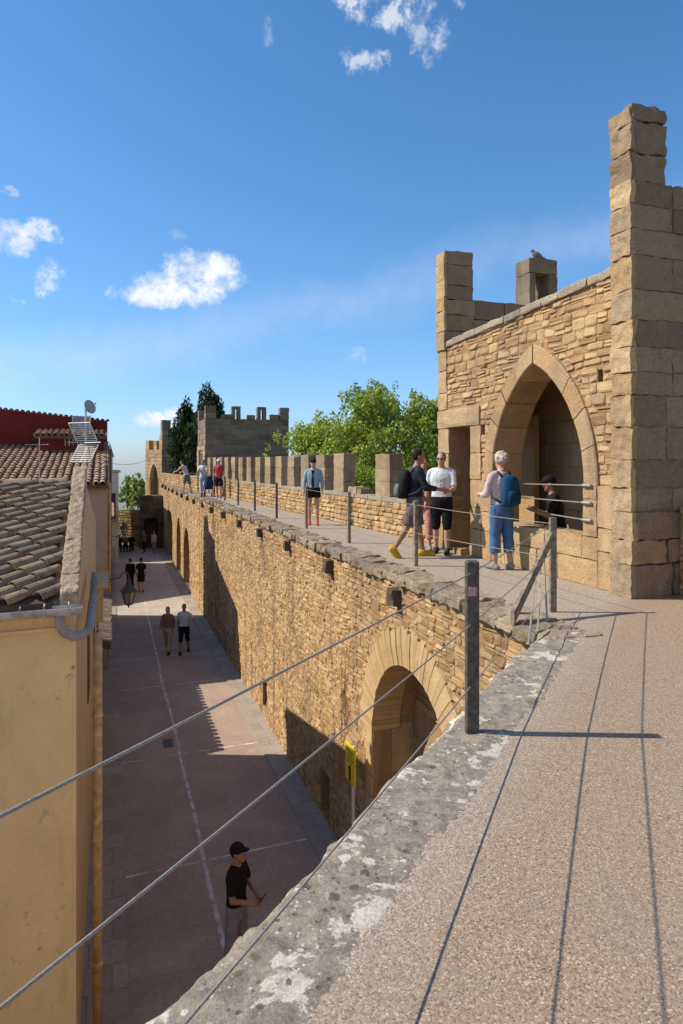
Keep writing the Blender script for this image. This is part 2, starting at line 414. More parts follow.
def sub_spans(s0, s1, cuts):
    """interval minus cut intervals"""
    segs = [(s0, s1)]
    for c0, c1 in cuts:
        nx = []
        for a, b in segs:
            if c1 <= a or c0 >= b: nx.append((a, b)); continue
            if c0 > a: nx.append((a, c0))
            if c1 < b: nx.append((c1, b))
        segs = nx
    return [q for q in segs if q[1]-q[0] > .04]

def face_holes(mb, O, a, w, outer, holes, depths, col=(.5, 1, .5), backs=True, thick=None):
    """plane with openings; every opening gets reveals and a back"""
    O = Vector(O)
    P = lambda p, d=0.0: O + a*p[0] + Z*p[1] - w*d
    loops = [[Vector((p[0], p[1], 0)) for p in outer]]+[[Vector((p[0], p[1], 0)) for p in h] for h in holes]
    flat = [p for l in loops for p in l]
    tris = tessellate_polygon(loops)
    vs = [P((p.x, p.y)) for p in flat]
    fl = []
    for t in tris:
        A, B, C = (vs[i] for i in t)
        fl.append(tuple(t) if (B-A).cross(C-A).dot(w) > 0 else tuple(reversed(t)))
    mb.add(vs, fl, col)
    for h, dp in zip(holes, depths):
        n = len(h)
        vs = [P(p) for p in h]+[P(p, dp) for p in h]
        mb.add(vs, [(i, (i+1) % n, n+(i+1) % n, n+i) for i in range(n)], col)
        if backs: mb.add([P(p, dp) for p in h], [tuple(range(n))], col)

def noisy_block(mb, O, a, b, c, amp=.012, n=5, col=None, rnd=random, fr=7.0, bev=.11):
    """hewn block: subdivided box whose edges are worn; O corner, a b c edges"""
    O = Vector(O); a = Vector(a); b = Vector(b); c = Vector(c)
    if a.cross(b).dot(c) < 0: a, b = b, a
    col = col or (rnd.random(), 0, rnd.random())
    ctr = O+(a+b+c)/2; sd = rnd.uniform(0, 99)
    ml = min(a.length, b.length, c.length)
    ids = {}; vs = []
    def vid(i, j, k):
        if (i, j, k) in ids: return ids[(i, j, k)]
        x, y, z = i/n, j/n, k/n
        p = O + a*x + b*y + c*z
        ext = (i in (0, n)) + (j in (0, n)) + (k in (0, n))
        d = p-ctr
        if ext >= 2:
            p = ctr + d*(1 - (bev*ml*.12*(ext-1))/max(d.length, .01) - abs(nz(p.x*4+sd, p.y*4, p.z*4))*.10*bev)
        q = p*fr
        p = p + Vector((nz(q.x+sd, q.y, q.z), nz(q.x, q.y+sd+31, q.z), nz(q.x, q.y, q.z+sd+57)))*amp*1.3
        ids[(i, j, k)] = len(vs); vs.append(p); return ids[(i, j, k)]
    fs = []
    for i in range(n):
        for j in range(n):
            fs.append((vid(i,j,0), vid(i,j+1,0), vid(i+1,j+1,0), vid(i+1,j,0)))
            fs.append((vid(i,j,n), vid(i+1,j,n), vid(i+1,j+1,n), vid(i,j+1,n)))
            fs.append((vid(i,0,j), vid(i+1,0,j), vid(i+1,0,j+1), vid(i,0,j+1)))
            fs.append((vid(i,n,j), vid(i,n,j+1), vid(i+1,n,j+1), vid(i+1,n,j)))
            fs.append((vid(0,i,j), vid(0,i,j+1), vid(0,i+1,j+1), vid(0,i+1,j)))
            fs.append((vid(n,i,j), vid(n,i+1,j), vid(n,i+1,j+1), vid(n,i,j+1)))
    mb.add(vs, fs, col)

def stack(mb, u0, u1, v0, v1, z0, z1, hc=(.3, .45), rnd=random, amp=.014, jit=.012, n=5, topcut=0):
    """courses of one hewn block each"""
    z = z0
    while z < z1-.02:
        h = min(rnd.uniform(*hc), z1-z)
        if z1-(z+h) < hc[0]*.5: h = z1-z
        j = [rnd.uniform(-jit, jit) for _ in range(4)]
        noisy_block(mb, W(u0+j[0], v0+j[1], z+.004), S*(u1-u0+j[2]), N*(v1-v0+j[3]), Z*(h-.008), amp, n, None, rnd)
        z += h

def blocks(mb, O, a, w, z0, z1, spans, hc, lc, seed, depth=.25, gap=.007, amp=.01, n=4, proud=.0, colr=(0, 1)):
    """ashlar facing of hewn blocks in courses"""
    rnd = random.Random(seed); O = Vector(O); z = z0
    while z < z1-.03:
        h = min(rnd.uniform(*hc), z1-z)
        if z1-(z+h) < hc[0]*.6: h = z1-z
        for s0, s1 in spans(z+h/2):
            x = s0 + 0
            first = True
            while x < s1-.03:
                l = rnd.uniform(*lc)*(.55 if first and rnd.random() < .5 else 1); first = False
                if s1-(x+l) < lc[0]*.6: l = s1-x
                noisy_block(mb, O+a*(x+gap/2)+Z*(z+gap/2)+w*(proud+rnd.uniform(-.008, .008)), a*(l-gap), w*(-depth), Z*(h-gap), amp, n, (rnd.uniform(*colr), 0, rnd.random()), rnd)
                x += l
        z += h

def pointed(uc, hw, zs, za, z0, n=12):
    """outline of a pointed arch (counterclockwise from bottom left)"""
    h = za-zs; r = (h*h+hw*hw)/(2*hw)
    pts = [(uc-hw, z0), (uc+hw, z0)]
    a1 = math.asin(min(1, h/r))
    for i in range(n+1):
        t = a1*i/n
        pts.append((uc+hw-r+r*math.cos(t), zs+r*math.sin(t)))
    for i in range(n-1, -1, -1):
        t = a1*i/n
        pts.append((uc-hw+r-r*math.cos(t), zs+r*math.sin(t)))
    return pts
def pointed_half(hw, zs, za, z):
    """half width of the arch at height z (None above)"""
    if z <= zs: return hw
    if z >= za: return None
    h = za-zs; r = (h*h+hw*hw)/(2*hw)
    return max(0, hw-r+math.sqrt(max(0, r*r-(z-zs)**2)))

rnd0 = random.Random(5)

# ------------------------------------------------------------------ setting
def sheet(name, poly, z, mat):
    mb = MB(); mb.add([Vector((p[0], p[1], z)) for p in poly], [tuple(range(len(poly)))])
    # keep the face up
    o = mb.build(name, mat, None)
    if o.data.polygons[0].normal.z < 0: o.data.flip_normals()
    return tag(o, kind='structure')
def uvpoly(pts): return [W(u, v) for u, v in pts]

mb = MB(); G0 = 48
gp = [-1200+2400*i/G0 for i in range(G0+1)]
def gz(x, y):
    r = math.hypot(x, y); return STREET-.06-max(0, r-95)*.075-max(0, r-95)*.004*nz(x*.01, y*.01)
mb.add([Vector((x, y, gz(x, y))) for y in gp for x in gp], [(j*(G0+1)+i, j*(G0+1)+i+1, (j+1)*(G0+1)+i+1, (j+1)*(G0+1)+i) for j in range(G0) for i in range(G0)])
tag(mb.build('ground', M['ground'], smooth=True), kind='structure')
sheet('street', uvpoly([(-14, .2), (-14, 3.45), (64, 3.45), (64, .2)]), STREET, M['street'])
M['street_far'] = paving_mat('pale_street_slabs', (.56,.47,.38), (.51,.43,.35), (.40,.33,.27), .6, .4)
sheet('street', uvpoly([(32.2, .2), (32.2, 3.45), (64, 3.45), (64, .2)]), STREET+.002, M['street_far'])
def slab(name, u0, u1, v0, v1, h, mat):
    mb = MB(); mb.ubox(u0, u1, v0, v1, STREET-.04, STREET+h); return tag(mb.build(name, mat), kind='structure')
slab('pavement', -14, 64, -1.2, .2, .03, M['pavement'])
slab('pavement', -14, 64, 3.45, 4.1, .03, M['pavement'])
mb = MB(); rl = random.Random(8)
u = -10.0
while u < 60:
    l = rl.uniform(.7, 1.1)
    dv = .06*nz(u*.25, 3)
    mb.add([W(u, 1.5+dv, STREET+.004), W(u+l-.02, 1.5+dv, STREET+.004), W(u+l-.02, 1.57+dv, STREET+.004), W(u, 1.57+dv, STREET+.004)], [(3, 2, 1, 0)])
    u += l
for uc in (2.5, 7.4, 12.1, 16.7, 22.0, 25.3, 28.7, 33.5, 38.5, 44, 50):
    for (v0, v1) in ((.22, 1.47), (1.62, 3.43)):
        sk = .05
        mb.add([W(uc+sk*(v0-1.5), v0, STREET+.004), W(uc+.055+sk*(v0-1.5), v0, STREET+.004), W(uc+.055+sk*(v1-1.5), v1, STREET+.004), W(uc+sk*(v1-1.5), v1, STREET+.004)], [(0, 1, 2, 3)])
o = tag(mb.build('street_lines', M['line']), kind='structure')
for p in o.data.polygons:
    if p.normal.z < 0: o.data.flip_normals(); break
mb = MB()
mb.add([W(17.2, 1.2, STREET+.006), W(17.2, 1.44, STREET+.006), W(17.75, 1.44, STREET+.006), W(17.75, 1.2, STREET+.006)], [(0, 1, 2, 3)])
o = mb.build('drain_cover', plain_mat('cast_iron', (.11,.095,.085), .6, .3), None, loc=W(17.5, 1.3, STREET))
tag(o, 'small dark iron drain cover set in the street beside the pale centre line', 'drain cover')
if o.data.polygons[0].normal.z < 0: o.data.flip_normals()

# wall-top path: terrace where we stand and the walk along the rampart
E0 = Vector((-.56, 2.05, 0)); ED = Vector((.475, .880, 0)).normalized(); EQ = Vector((ED.y, -ED.x, 0))
def EP(s, c, z=0.0): return E0 + ED*s + EQ*c + Z*z
def par_v(u): return 6.1 - .0536*(u-13.6)          # inner parapet drifts towards the edge
PTS = [EP(-8, .36), EP(4.95, .36), W(5.9, 4.3)] + [W(59, 4.3), W(59, par_v(59)+.1), W(38, par_v(38)+.1), W(12, 6.3), W(12, 9.2), W(-6, 9.2)]
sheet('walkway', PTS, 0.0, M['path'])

# --------------------------------------------------------------- the rampart
V0 = 3.95
ramp_o = thing('rampart', W(30, 4.6, STREET), 'long honey coloured rubble town wall with arches, carrying the walkway above the street', 'town wall')
A_UC, A_R, A_Z, A_RO = 8.76, 1.40, -2.63, 1.92
arch_out = [(A_UC-A_R, STREET-.02), (A_UC+A_R, STREET-.02)] + [(A_UC+A_R*math.cos(math.pi*i/20), A_Z+A_R*math.sin(math.pi*i/20)) for i in range(21)]
NICHES = [(38.95, 1.6, -3.6, -2.05), (43.7, 1.45, -3.4, -1.8), (50.8, 2.6, -3.6, -1.85)]
SLOTS = [(18.0, 18.55, -5.05, -4.3), (12.45, 13.05, -5.3, -4.42), (27.4, 27.7, -4.6, -4.0)]
def rect(a, b, c, d): return [(a, c), (b, c), (b, d), (a, d)]
holes = [arch_out]+[pointed(uc, hw, zs, za, STREET-.02) for uc, hw, zs, za in NICHES]+[rect(*q) for q in SLOTS]
mb = MB()
face_holes(mb, W(0, V0, 0), S, -N, [(4.6, STREET-.05), (59, STREET-.05), (59, -.1), (4.6, -.1)], holes, [.75, .9, .9, .9, .5, .5, .4])
def wall_spans(z):
    cuts = []
    ho = A_R+.27 if z < A_Z else (math.sqrt(A_RO**2-(z-A_Z)**2) if z < A_Z+A_RO else None)
    if ho: cuts.append((A_UC-ho, A_UC+ho))
    for uc, hw, zs, za in NICHES:
        k = pointed_half(hw, zs, za, z)
        if k: cuts.append((uc-k, uc+k))
    for a, b, c, d in SLOTS:
        if c-.02 < z < d+.02: cuts.append((a, b))
    return cuts
rubble(mb, W(0, V0, 0), S, -N, STREET, -.12, lambda z: sub_spans(4.8, 26, wall_spans(z)), (.075, .15), (.10, .32), .012, (.002, .022), 11, .05, .28)
rubble(mb, W(0, V0, 0), S, -N, STREET, -.12, lambda z: sub_spans(26, 59, wall_spans(z)), (.12, .2), (.16, .46), .016, (.003, .03), 12, .06, .2)
# inner side and end of the wall body
mb.box(W(4.6, V0+2.0, STREET-.05), S*54.4, N*.9, Z*(5.33), (.5, 1, .5))
mb.box(W(58.7, V0+.02, STREET-.05), S*.3, N*1.96, Z*5.3, (.5, 1, .5))
mb.box(W(4.6, V0+.02, -.12), S*54.4, N*2.0, Z*.08, (.5, 1, .5))
mb.build('wall', M['rubble'], ramp_o)
# ring of thin radial stones round the big arch
mb = MB(); nv = 54
for i in range(nv):
    a0 = math.pi*(i+.03)/nv; a1 = math.pi*(i+.97)/nv
    ro = A_RO + rnd0.uniform(-.05, .03); pr = rnd0.uniform(.025, .04)
    def Q(a, r, d): return W(A_UC+r*math.cos(a), V0-d, A_Z+r*math.sin(a))
    c = (rnd0.random(), 0, rnd0.random())
    am = [a0+(a1-a0)*k for k in (0, .5, 1)]
    vs = [Q(a, A_R-.015, pr) for a in am]+[Q(a, (A_R+ro)/2, pr+.012) for a in am]+[Q(a, ro, pr) for a in am]
    vs += [Q(a0, A_R-.015, -.45), Q(a1, A_R-.015, -.45), Q(a0, ro, -.02), Q(a1, ro, -.02)]
    fs = [(0,1,4,3),(1,2,5,4),(3,4,7,6),(4,5,8,7),(0,9,10,2,1),(6,7,8,12,11),(0,3,6,11,9),(2,10,12,8,5)]
    mb.add(vs, fs, c)
# squared jambs
for sgn in (-1, 1):
    x0 = A_UC-A_R-.27 if sgn < 0 else A_UC+A_R
    blocks(mb, W(0, V0, 0), S, -N, STREET, A_Z, lambda z, x0=x0: [(x0, x0+.27)], (.28, .42), (.27, .3), 40+sgn, .3, .012, .012, 4, .03)
mb.build('arch_ring', M['voussoir'], ramp_o)
# masonry at the back of the deep arch
mb = MB()
blocks(mb, W(0, V0+.73, 0), S, -N, STREET, -2.3, lambda z: [(A_UC-A_R, A_UC+A_R)], (.45, .6), (.5, .8), 51, .1, .012, .008, 3, .02)
rubble(mb, W(0, V0+.715, 0), S, -N, -2.3, -1.15, lambda z: [(A_UC-A_R+.02, A_UC+A_R-.02)] if z < A_Z else ([(A_UC-math.sqrt(max(.01, A_R**2-(z-A_Z)**2))+.02, A_UC+math.sqrt(max(.01, A_R**2-(z-A_Z)**2))-.02)]), (.1, .14), (.2, .4), .01, (.01, .02), 52, .01, 0)
# courses on the two jamb sides of the passage
blocks(mb, W(A_UC+A_R, V0, 0), N, -S, STREET, A_Z, lambda z: [(.31, .71)], (.4, .55), (.4, .8), 53, .05, .012, .008, 3, .012)
rubble(mb, W(A_UC+A_R, V0, 0), N, -S, A_Z-.05, A_Z+.35, lambda z: [(.46, .71)], (.1, .14), (.2, .4), .01, (.005, .02), 54, .01, 0)
mb.build('passage_lining', M['ashlar'], ramp_o)
for a, b, c, d in SLOTS[:2]:
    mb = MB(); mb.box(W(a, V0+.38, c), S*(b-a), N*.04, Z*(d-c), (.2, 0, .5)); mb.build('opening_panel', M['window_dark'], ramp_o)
# coping along the edge
mb = MB(); rc = random.Random(21); u = 5.35
while u < 58.8:
    l = rc.uniform(.22, .6) if u < 30 else rc.uniform(.6, 1.1)
    noisy_block(mb, W(u+.005, V0-.07+rc.uniform(-.03, .02), -.115+rc.uniform(-.01, .01)), S*(l-.006), N*(.54+rc.uniform(-.03, .03)), Z*(.128+rc.uniform(-.01, .006)), .032, 9 if u < 16 else (6 if u < 26 else 3), None, rc, 7, .3)
    u += l
mb.build('coping', M['edge'], ramp_o)
# projecting water-spout stones under the coping
for k in range(16):
    u = 9.15 + 3.19*k
    mb = MB(); noisy_block(mb, W(u-.13+rc.uniform(-.03, .03), V0-.13-rc.uniform(0, .05), -.43+rc.uniform(-.02, .02)), S*.19, N*.35, Z*.25, .024, 5, None, rc, 7, .3)
    mb.build('spout_stone', M['corbel'], ramp_o)
# inner parapet with merlons
mb = MB()
PA = W(12.0, par_v(12.0), 0); PB = W(58, par_v(58), 0); PD = (PB-PA).normalized(); PN = Vector((PD.y, -PD.x, 0))
LEN = (PB-PA).length
mb.box(PA+Z*(-.1), PD*LEN, PN*.42, Z*.86, (.5, 1, .5))
rubble(mb, PA, PD, -PN, 0, .74, lambda z: [(0, 14)], (.09, .15), (.16, .38), .018, (.01, .045), 31, .02, .15)
rubble(mb, PA, PD, -PN, 0, .74, lambda z: [(14, 46)], (.11, .19), (.22, .48), .022, (.01, .045), 32, .02, .1)
mb.build('parapet', M['tower_rubble'], ramp_o)
mb = MB(); x = 0
while x < 30:
    l = rc.uniform(.5, .9)
    noisy_block(mb, PA+PD*(x+.004)-PN*.035+Z*.735, PD*(l-.008), PN*.49, Z*.1, .012, 4, None, rc, 6, .3); x += l
mb.build('parapet_cap', M['coping'], ramp_o)
merl = [14.6, 17.46, 18.94]+[20.4+1.45*k for k in range(12)]
for i, u in enumerate(merl):
    x = (u-12.0)/(PD.dot(S))
    mb = MB(); z = .82; top = 1.86+rc.uniform(-.03, .03); W_ = .80 if i == 0 else .74
    hs = [.30, .36, .40] if i % 2 else [.38, .30, .37]
    for h in hs:
        h2 = h*(top-.82)/sum(hs)
        noisy_block(mb, PA+PD*(x+rc.uniform(-.005, .005))+PN*(.03+rc.uniform(-.005, .005))+Z*(z+.001), PD*(W_+rc.uniform(-.008, .008)), PN*.35, Z*(h2-.002), .013, 7 if i < 4 else 4, None, rc, 7, .06); z += h2
    mb.build('merlon', M['merlon'], ramp_o)
mb = MB(); x = (16.1-12.0)/PD.dot(S)
noisy_block(mb, PA+PD*(x+.15)+PN*.03+Z*.8, PD*.3, PN*.35, Z*.17, .02, 5, None, rc)
noisy_block(mb, PA+PD*(x+.48)+PN*.03+Z*.8, PD*.5, PN*.35, Z*.2, .02, 5, None, rc)
mb.build('broken_merlon', M['merlon'], ramp_o)

# ------------------------------------------------- terrace edge where we stand
ter = thing('terrace_wall', EP(2, .2, STREET), 'rough grey lichen covered edge kerb of the terrace wall in the foreground', 'terrace wall')
mb = MB(); rs = .02
S0, S1, CW = -1.2, 5.35, .46
joints = [-.6, .45, 1.32, 2.05, 3.05, 3.8, 4.5]
ns = int((S1-S0)/rs); cs = [0, .012, .03, .05]+[.05+(CW-.05)*k/22 for k in range(1, 23)]
def edge_out(s):
    e = .035*nz(s*1.3, 7.1)+.022*nz(s*5, 2.2)+.012*nz(s*16, 4.4)
    k = [j for j in joints if j <= s]
    return e + .045*((len(k)*37 % 5)/4-.5)
def edge_in(s):
    k = [j for j in joints if j <= s]
    return CW-.03 + .02*nz(s*2, 17)+.015*nz(s*9, 3)+.006*nz(s*30, 3)+.04*((len(k)*53 % 7)/6-.5)
vs = []; nc = len(cs)
for i in range(ns+1):
    s = S0+i*rs; eo = edge_out(s); ei = edge_in(s)
    jd = min(abs(s-j) for j in joints)
    row = []
    for k, c in enumerate(cs):
        cc = eo+(ei-eo)*c/CW
        p = EP(s, cc); q = p*1.0
        fl = max(0, min(1, (CW-.02-c)/.16))
        h = .004+.006*fl+(.010*nz(q.x*3, q.y*3, 1)+.010*nz(q.x*9, q.y*9, 5))*fl+.004*nz(q.x*28, q.y*28, 9)
        if c < .05: h -= .055*(1-c/.05)**2*(1+.6*nz(s*7, 1))
        if c > CW-.05: h -= .006*(c-(CW-.05))/.05
        if jd < .02: h -= .012*(1-jd/.02)
        row.append(p+Z*h)
    low = [EP(s, eo-.02+.03*nz(s*4, z*9.0, 3), z) for z in (-.33, -.25, -.17, -.10, -.05)]
    vs += low+row+[EP(s, ei-.005, -.03)]
w_ = 5+nc+1; fs = []
for i in range(ns):
    for k in range(w_-1):
        a = i*w_+k; fs.append((a, a+w_, a+w_+1, a+1))
mb.add(vs, [tuple(reversed(f)) for f in fs])
oc = mb.build('kerb', M['near_coping'], ter, smooth=True)
mb = MB()
mb.box(EP(-8, .06, STREET-.05), ED*13.05, EQ*.6, Z*(5.35), (.5, 1, .5))
rubble(mb, EP(0, .06, 0), ED, -EQ, STREET, -.05, lambda z: [(-3, 5.0)], (.12, .2), (.2, .5), .02, (.01, .05), 61)
mb.build('wall', M['rubble'], ter)

# -------------------------------------------------------------- near tower
U0, U1, VF = 6.72, 12.0, 6.04
tw = thing('wall_tower', W(9.3, 7.4, 0), 'sunlit stone wall tower on the right with a tall pointed arch and broken corner turrets', 'tower')
AR = (8.83, 1.17, 1.34, 3.13); ARO = (8.83, 1.45, 1.34, 3.43)
DOOR = (10.73, 11.55, .05, 2.29)
SILL = .66
mb = MB()
arch_in = pointed(8.83, 1.185, 1.34, 3.15, SILL-.04)
HOLE1 = (7.32, 7.42, 2.62, 2.86); HOLE2 = (10.28, 10.36, 2.1, 2.28)
face_holes(mb, W(0, VF, 0), S, -N, [(U0+.05, -.02), (U1-.05, -.02), (U1-.05, 3.84), (U0+.05, 4.06)], [arch_in, rect(*DOOR), rect(*HOLE1), rect(*HOLE2)], [.5, .5, .3, .3], backs=False)
def tw_spans(z):
    cuts = []
    k = pointed_half(*ARO[1:], z)
    if k: cuts.append((8.83-k-.01, 8.83+k+.01))
    if z < 1.34: cuts.append((7.0, 10.33))
    if z < 2.62: cuts.append((10.42, 12))
    for a, b, c, d in (HOLE1, HOLE2):
        if c < z < d: cuts.append((a, b))
    top = 4.06-(11.9-7.0)*0
    return cuts
def tw_lim(z):
    # sloping top edge: 4.06 at the near end, 3.84 at the far end
    if z < 3.82: return U1-.36
    return U0+.05 + (4.06-z)/.22*(U1-U0)
rubble(mb, W(0, VF, 0), S, -N, .0, 4.0, lambda z: sub_spans(7.06, min(U1-.36, tw_lim(z)), tw_spans(z)), (.08, .17), (.12, .38), .012, (.004, .028), 71, .045, .28)
mb.build('front_wall', M['tower_rubble'], tw)
# inside faces of the front wall
mb = MB()
face_holes(mb, W(0, VF+.5, 0), S, N, [(U0+.3, 0), (U1-.3, 0), (U1-.3, 3.6), (U0+.3, 3.6)], [arch_in, rect(*DOOR)], [0, 0], backs=False)
mb.ubox(U0+.34, U1-.35, 7.75, 8.9, -.02, 4.1, (.4, 1, .5))
mb.ubox(U0+.34, U0+.42, VF+.5, 8.6, -.02, 3.5, (.4, 1, .5))
mb.ubox(U1-.43, U1-.35, VF+.5, 8.6, -.02, 3.5, (.4, 1, .5))
blocks(mb, W(0, 7.75, 0), S, -N, 0, 3.48, lambda z: [(U0+.42, U1-.43)], (.35, .45), (.5, .9), 72, .06, .01, .006, 3, .012)
blocks(mb, W(U1-.43, 0, 0), N, -S, 0, 3.48, lambda z: [(VF+.5, 8.6)], (.35, .45), (.5, .9), 73, .06, .01, .006, 3, .012)
mb.build('inner_walls', M['inner'], tw)
mb = MB(); mb.ubox(U0+.3, U1-.3, VF+.02, 8.88, 3.5, 3.66, (.4, 0, .5)); mb.build('roof_slab', M['inner'], tw)
# arch ring
def ring_pts(spec, n=7):
    uc, hw, zs, za = spec; h = za-zs; r = (h*h+hw*hw)/(2*hw); a1 = math.asin(min(1, h/r))
    right = [(uc+hw-r+r*math.cos(a1*i/n), zs+r*math.sin(a1*i/n)) for i in range(n+1)]
    left = [(uc-hw+r-r*math.cos(a1*i/n), zs+r*math.sin(a1*i/n)) for i in range(n+1)]
    return right, left
mb = MB()
SUB = 4
for side in (0, 1):
    pi_ = ring_pts(AR, 5*SUB)[side]; po_ = ring_pts(ARO, 5*SUB)[side]
    for i in range(5):
        c = (rnd0.random(), 0, rnd0.random())
        ks = list(range(i*SUB, i*SUB+SUB+1))
        vs = []
        for q, k in enumerate(ks):
            t = 0
            A = Vector((pi_[k][0], pi_[k][1], 0)); B = Vector((po_[k][0], po_[k][1], 0))
            if q == 0 and i > 0: sh = .006
            elif q == SUB and i < 4: sh = -.006
            else: sh = 0
            d = (Vector(pi_[min(k+1, 5*SUB)])-Vector(pi_[max(k-1, 0)])).normalized()*sh
            for P_ in (A, A.lerp(B, .06), A.lerp(B, .94), B):
                vs.append((P_.x+d[0], P_.y+d[1]))
        pr = .05+rnd0.uniform(-.012, .012)
        prof = (pr-.015, pr, pr, pr-.015)
        V = []
        for j, (x, y) in enumerate(vs): V.append(W(x, VF-prof[j % 4]-.006*nz(x*3, y*3, 2), y))
        for q in range(SUB+1): V.append(W(vs[q*4][0], VF+.52, vs[q*4][1]))      # inner back
        for q in range(SUB+1): V.append(W(vs[q*4+3][0], VF+.02, vs[q*4+3][1]))  # outer back
        f = []
        nb = (SUB+1)*4
        for q in range(SUB):
            for j in range(3): f.append((q*4+j, q*4+j+1, q*4+5+j, q*4+4+j))
            f.append((q*4, q*4+4, nb+q+1, nb+q)); f.append((q*4+3, nb+SUB+1+q, nb+SUB+2+q, q*4+7))
        if side == 0: f = [tuple(reversed(x)) for x in f]
        mb.add(V, f, c)
# jamb blocks under the ring and beside the sill
for (x0, x1, z0, z1, sd) in ((7.38, 7.66, SILL, 1.34, 3), (7.06, 7.375, .0, 1.34, 4), (10.0, 10.33, .0, 1.34, 5)):
    blocks(mb, W(0, VF, 0), S, -N, z0, z1, lambda z, x0=x0, x1=x1: [(x0, x1)], (.3, .5), (.25, .5), sd+100, .4 if x0 != 7.06 else .2, .006, .010, 5, .05)
blocks(mb, W(0, VF, 0), S, -N, .0, SILL, lambda z: [(7.38, 10.0)], (.30, .36), (.5, .9), 104, .46, .006, .010, 5, .04)
mb.build('arch_ring', M['ashlar'], tw)
# doorway surround
mb = MB()
blocks(mb, W(0, VF, 0), S, -N, 0, 2.29, lambda z: [(10.36, 10.73), (11.55, 12.0)], (.35, .5), (.4, .6), 105, .4, .006, .010, 5, .04)
blocks(mb, W(0, VF, 0), S, -N, 2.29, 2.64, lambda z: [(10.40, 12.0)], (.34, .36), (1.6, 1.7), 106, .4, .012, .012, 6, .045)
blocks(mb, W(0, VF, 0), S, -N, 2.64, 3.80, lambda z: [(11.64, 12.0)], (.3, .42), (.36, .4), 107, .36, .012, .012, 5, .03)
noisy_block(mb, W(10.75, VF-.22, 0), S*.26, N*.24, Z*.12, .02, 4)
mb.build('door_surround', M['ashlar'], tw)
mb = MB(); mb.ubox(10.6, 11.7, VF+1.2, VF+1.3, 0, 2.5, (.3, 0, .5)); mb.build('passage_wall', M['ashlar'], tw)
# facade coping
mb = MB(); x = 7.06
while x < 11.6:
    l = rc.uniform(.35, .7); l = min(l, 11.64-x)
    zz = 4.06-.22*(x-U0)/(U1-U0)
    noisy_block(mb, W(x, VF-.06, zz-.035), S*(l-.01)+Z*(-.22*(l)/(U1-U0)), N*.42, Z*.11, .014, 5, None, rc, 7, .3); x += l
mb.build('wall_cap', M['coping'], tw)
# near corner pillar and side wall, sunlit and shaded sides coloured lighter and darker
mb = MB(); mbq = MB(); rp = random.Random(77); z = 0
hs = []
while z < 5.08:
    h = min(rp.uniform(.28, .44), 5.08-z)
    if 5.08-(z+h) < .2: h = 5.08-z
    ex = .05 if z < .9 else 0
    l = rp.choice((.52, .62, .85))
    dv = rp.uniform(-.012, .012)
    noisy_block(mb, W(U0-ex+rp.uniform(-.008, .008), VF-.03-ex*.8+dv, z+.002), S*.36, N*(l-.04), Z*(h-.008), .020, 10, None, rp, 8, .12)
    noisy_block(mbq, W(U0-ex-.004, VF-.085-ex*.8+dv, z+.001), S*.365, N*.075, Z*(h-.009), .017, 12, None, rp, 9, .10)
    x = l
    while x < 2.9:
        l2 = rp.uniform(.5, 1.0)
        noisy_block(mb, W(U0-ex*.6+rp.uniform(-.008, .008), VF-.07+x+.005, z+.003), S*.33, N*(min(l2, 2.95-x)-.006), Z*(h-.012), .016, 8, None, rp, 8, .14); x += l2
    hs.append((z, h)); z += h
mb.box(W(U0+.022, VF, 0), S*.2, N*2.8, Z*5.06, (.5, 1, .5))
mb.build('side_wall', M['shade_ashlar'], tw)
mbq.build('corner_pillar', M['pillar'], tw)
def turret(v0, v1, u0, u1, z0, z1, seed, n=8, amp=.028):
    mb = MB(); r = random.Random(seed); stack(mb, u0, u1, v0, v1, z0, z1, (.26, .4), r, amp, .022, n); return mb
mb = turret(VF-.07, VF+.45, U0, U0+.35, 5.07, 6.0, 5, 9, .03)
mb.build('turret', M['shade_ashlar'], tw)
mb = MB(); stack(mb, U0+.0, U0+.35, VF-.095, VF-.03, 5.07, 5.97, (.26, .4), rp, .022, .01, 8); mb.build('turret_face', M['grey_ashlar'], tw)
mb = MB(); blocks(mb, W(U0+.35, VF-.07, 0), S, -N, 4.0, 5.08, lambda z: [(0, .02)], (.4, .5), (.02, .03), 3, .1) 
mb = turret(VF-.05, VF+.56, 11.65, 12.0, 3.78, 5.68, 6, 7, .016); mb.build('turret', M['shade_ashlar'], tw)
mb = MB(); stack(mb, 11.65, 12.0, VF-.07, VF-.02, 3.78, 5.66, (.26, .4), rp, .012, .006, 6); mb.build('turret_face', M['ashlar'], tw)  # lighter skin puts sunlight into the colour of the turret's left face
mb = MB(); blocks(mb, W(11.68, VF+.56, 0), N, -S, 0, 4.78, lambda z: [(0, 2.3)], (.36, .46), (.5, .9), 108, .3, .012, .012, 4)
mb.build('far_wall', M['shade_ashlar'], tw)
mb = MB()
for (va, vb, za, zb) in ((7.86, 7.99, 4.78, 5.42), (8.31, 8.5, 4.78, 5.42), (7.85, 8.51, 5.42, 5.72)):
    noisy_block(mb, W(11.66, va, za), S*.5, N*(vb-va), Z*(zb-za-.004), .012, 5, None, rp)
mb.build('slotted_merlon', M['grey_ashlar'], tw)
# parapet that leaves the tower towards us on the right
tp = MB()
tp.ubox(-4, 6.68, 6.66, 7.02, -.05, 1.1, (.5, 1, .5))
rubble(tp, W(0, 6.66, 0), S, -N, 0, 1.1, lambda z: [(2.5, 6.66)], (.12, .2), (.2, .5), .015, (.01, .04), 81)
o = tp.build('terrace_parapet', M['tower_rubble'], None, loc=W(3, 6.8, 0))
tag(o, 'low sunlit rubble parapet leaving the near tower at the right edge', 'parapet')

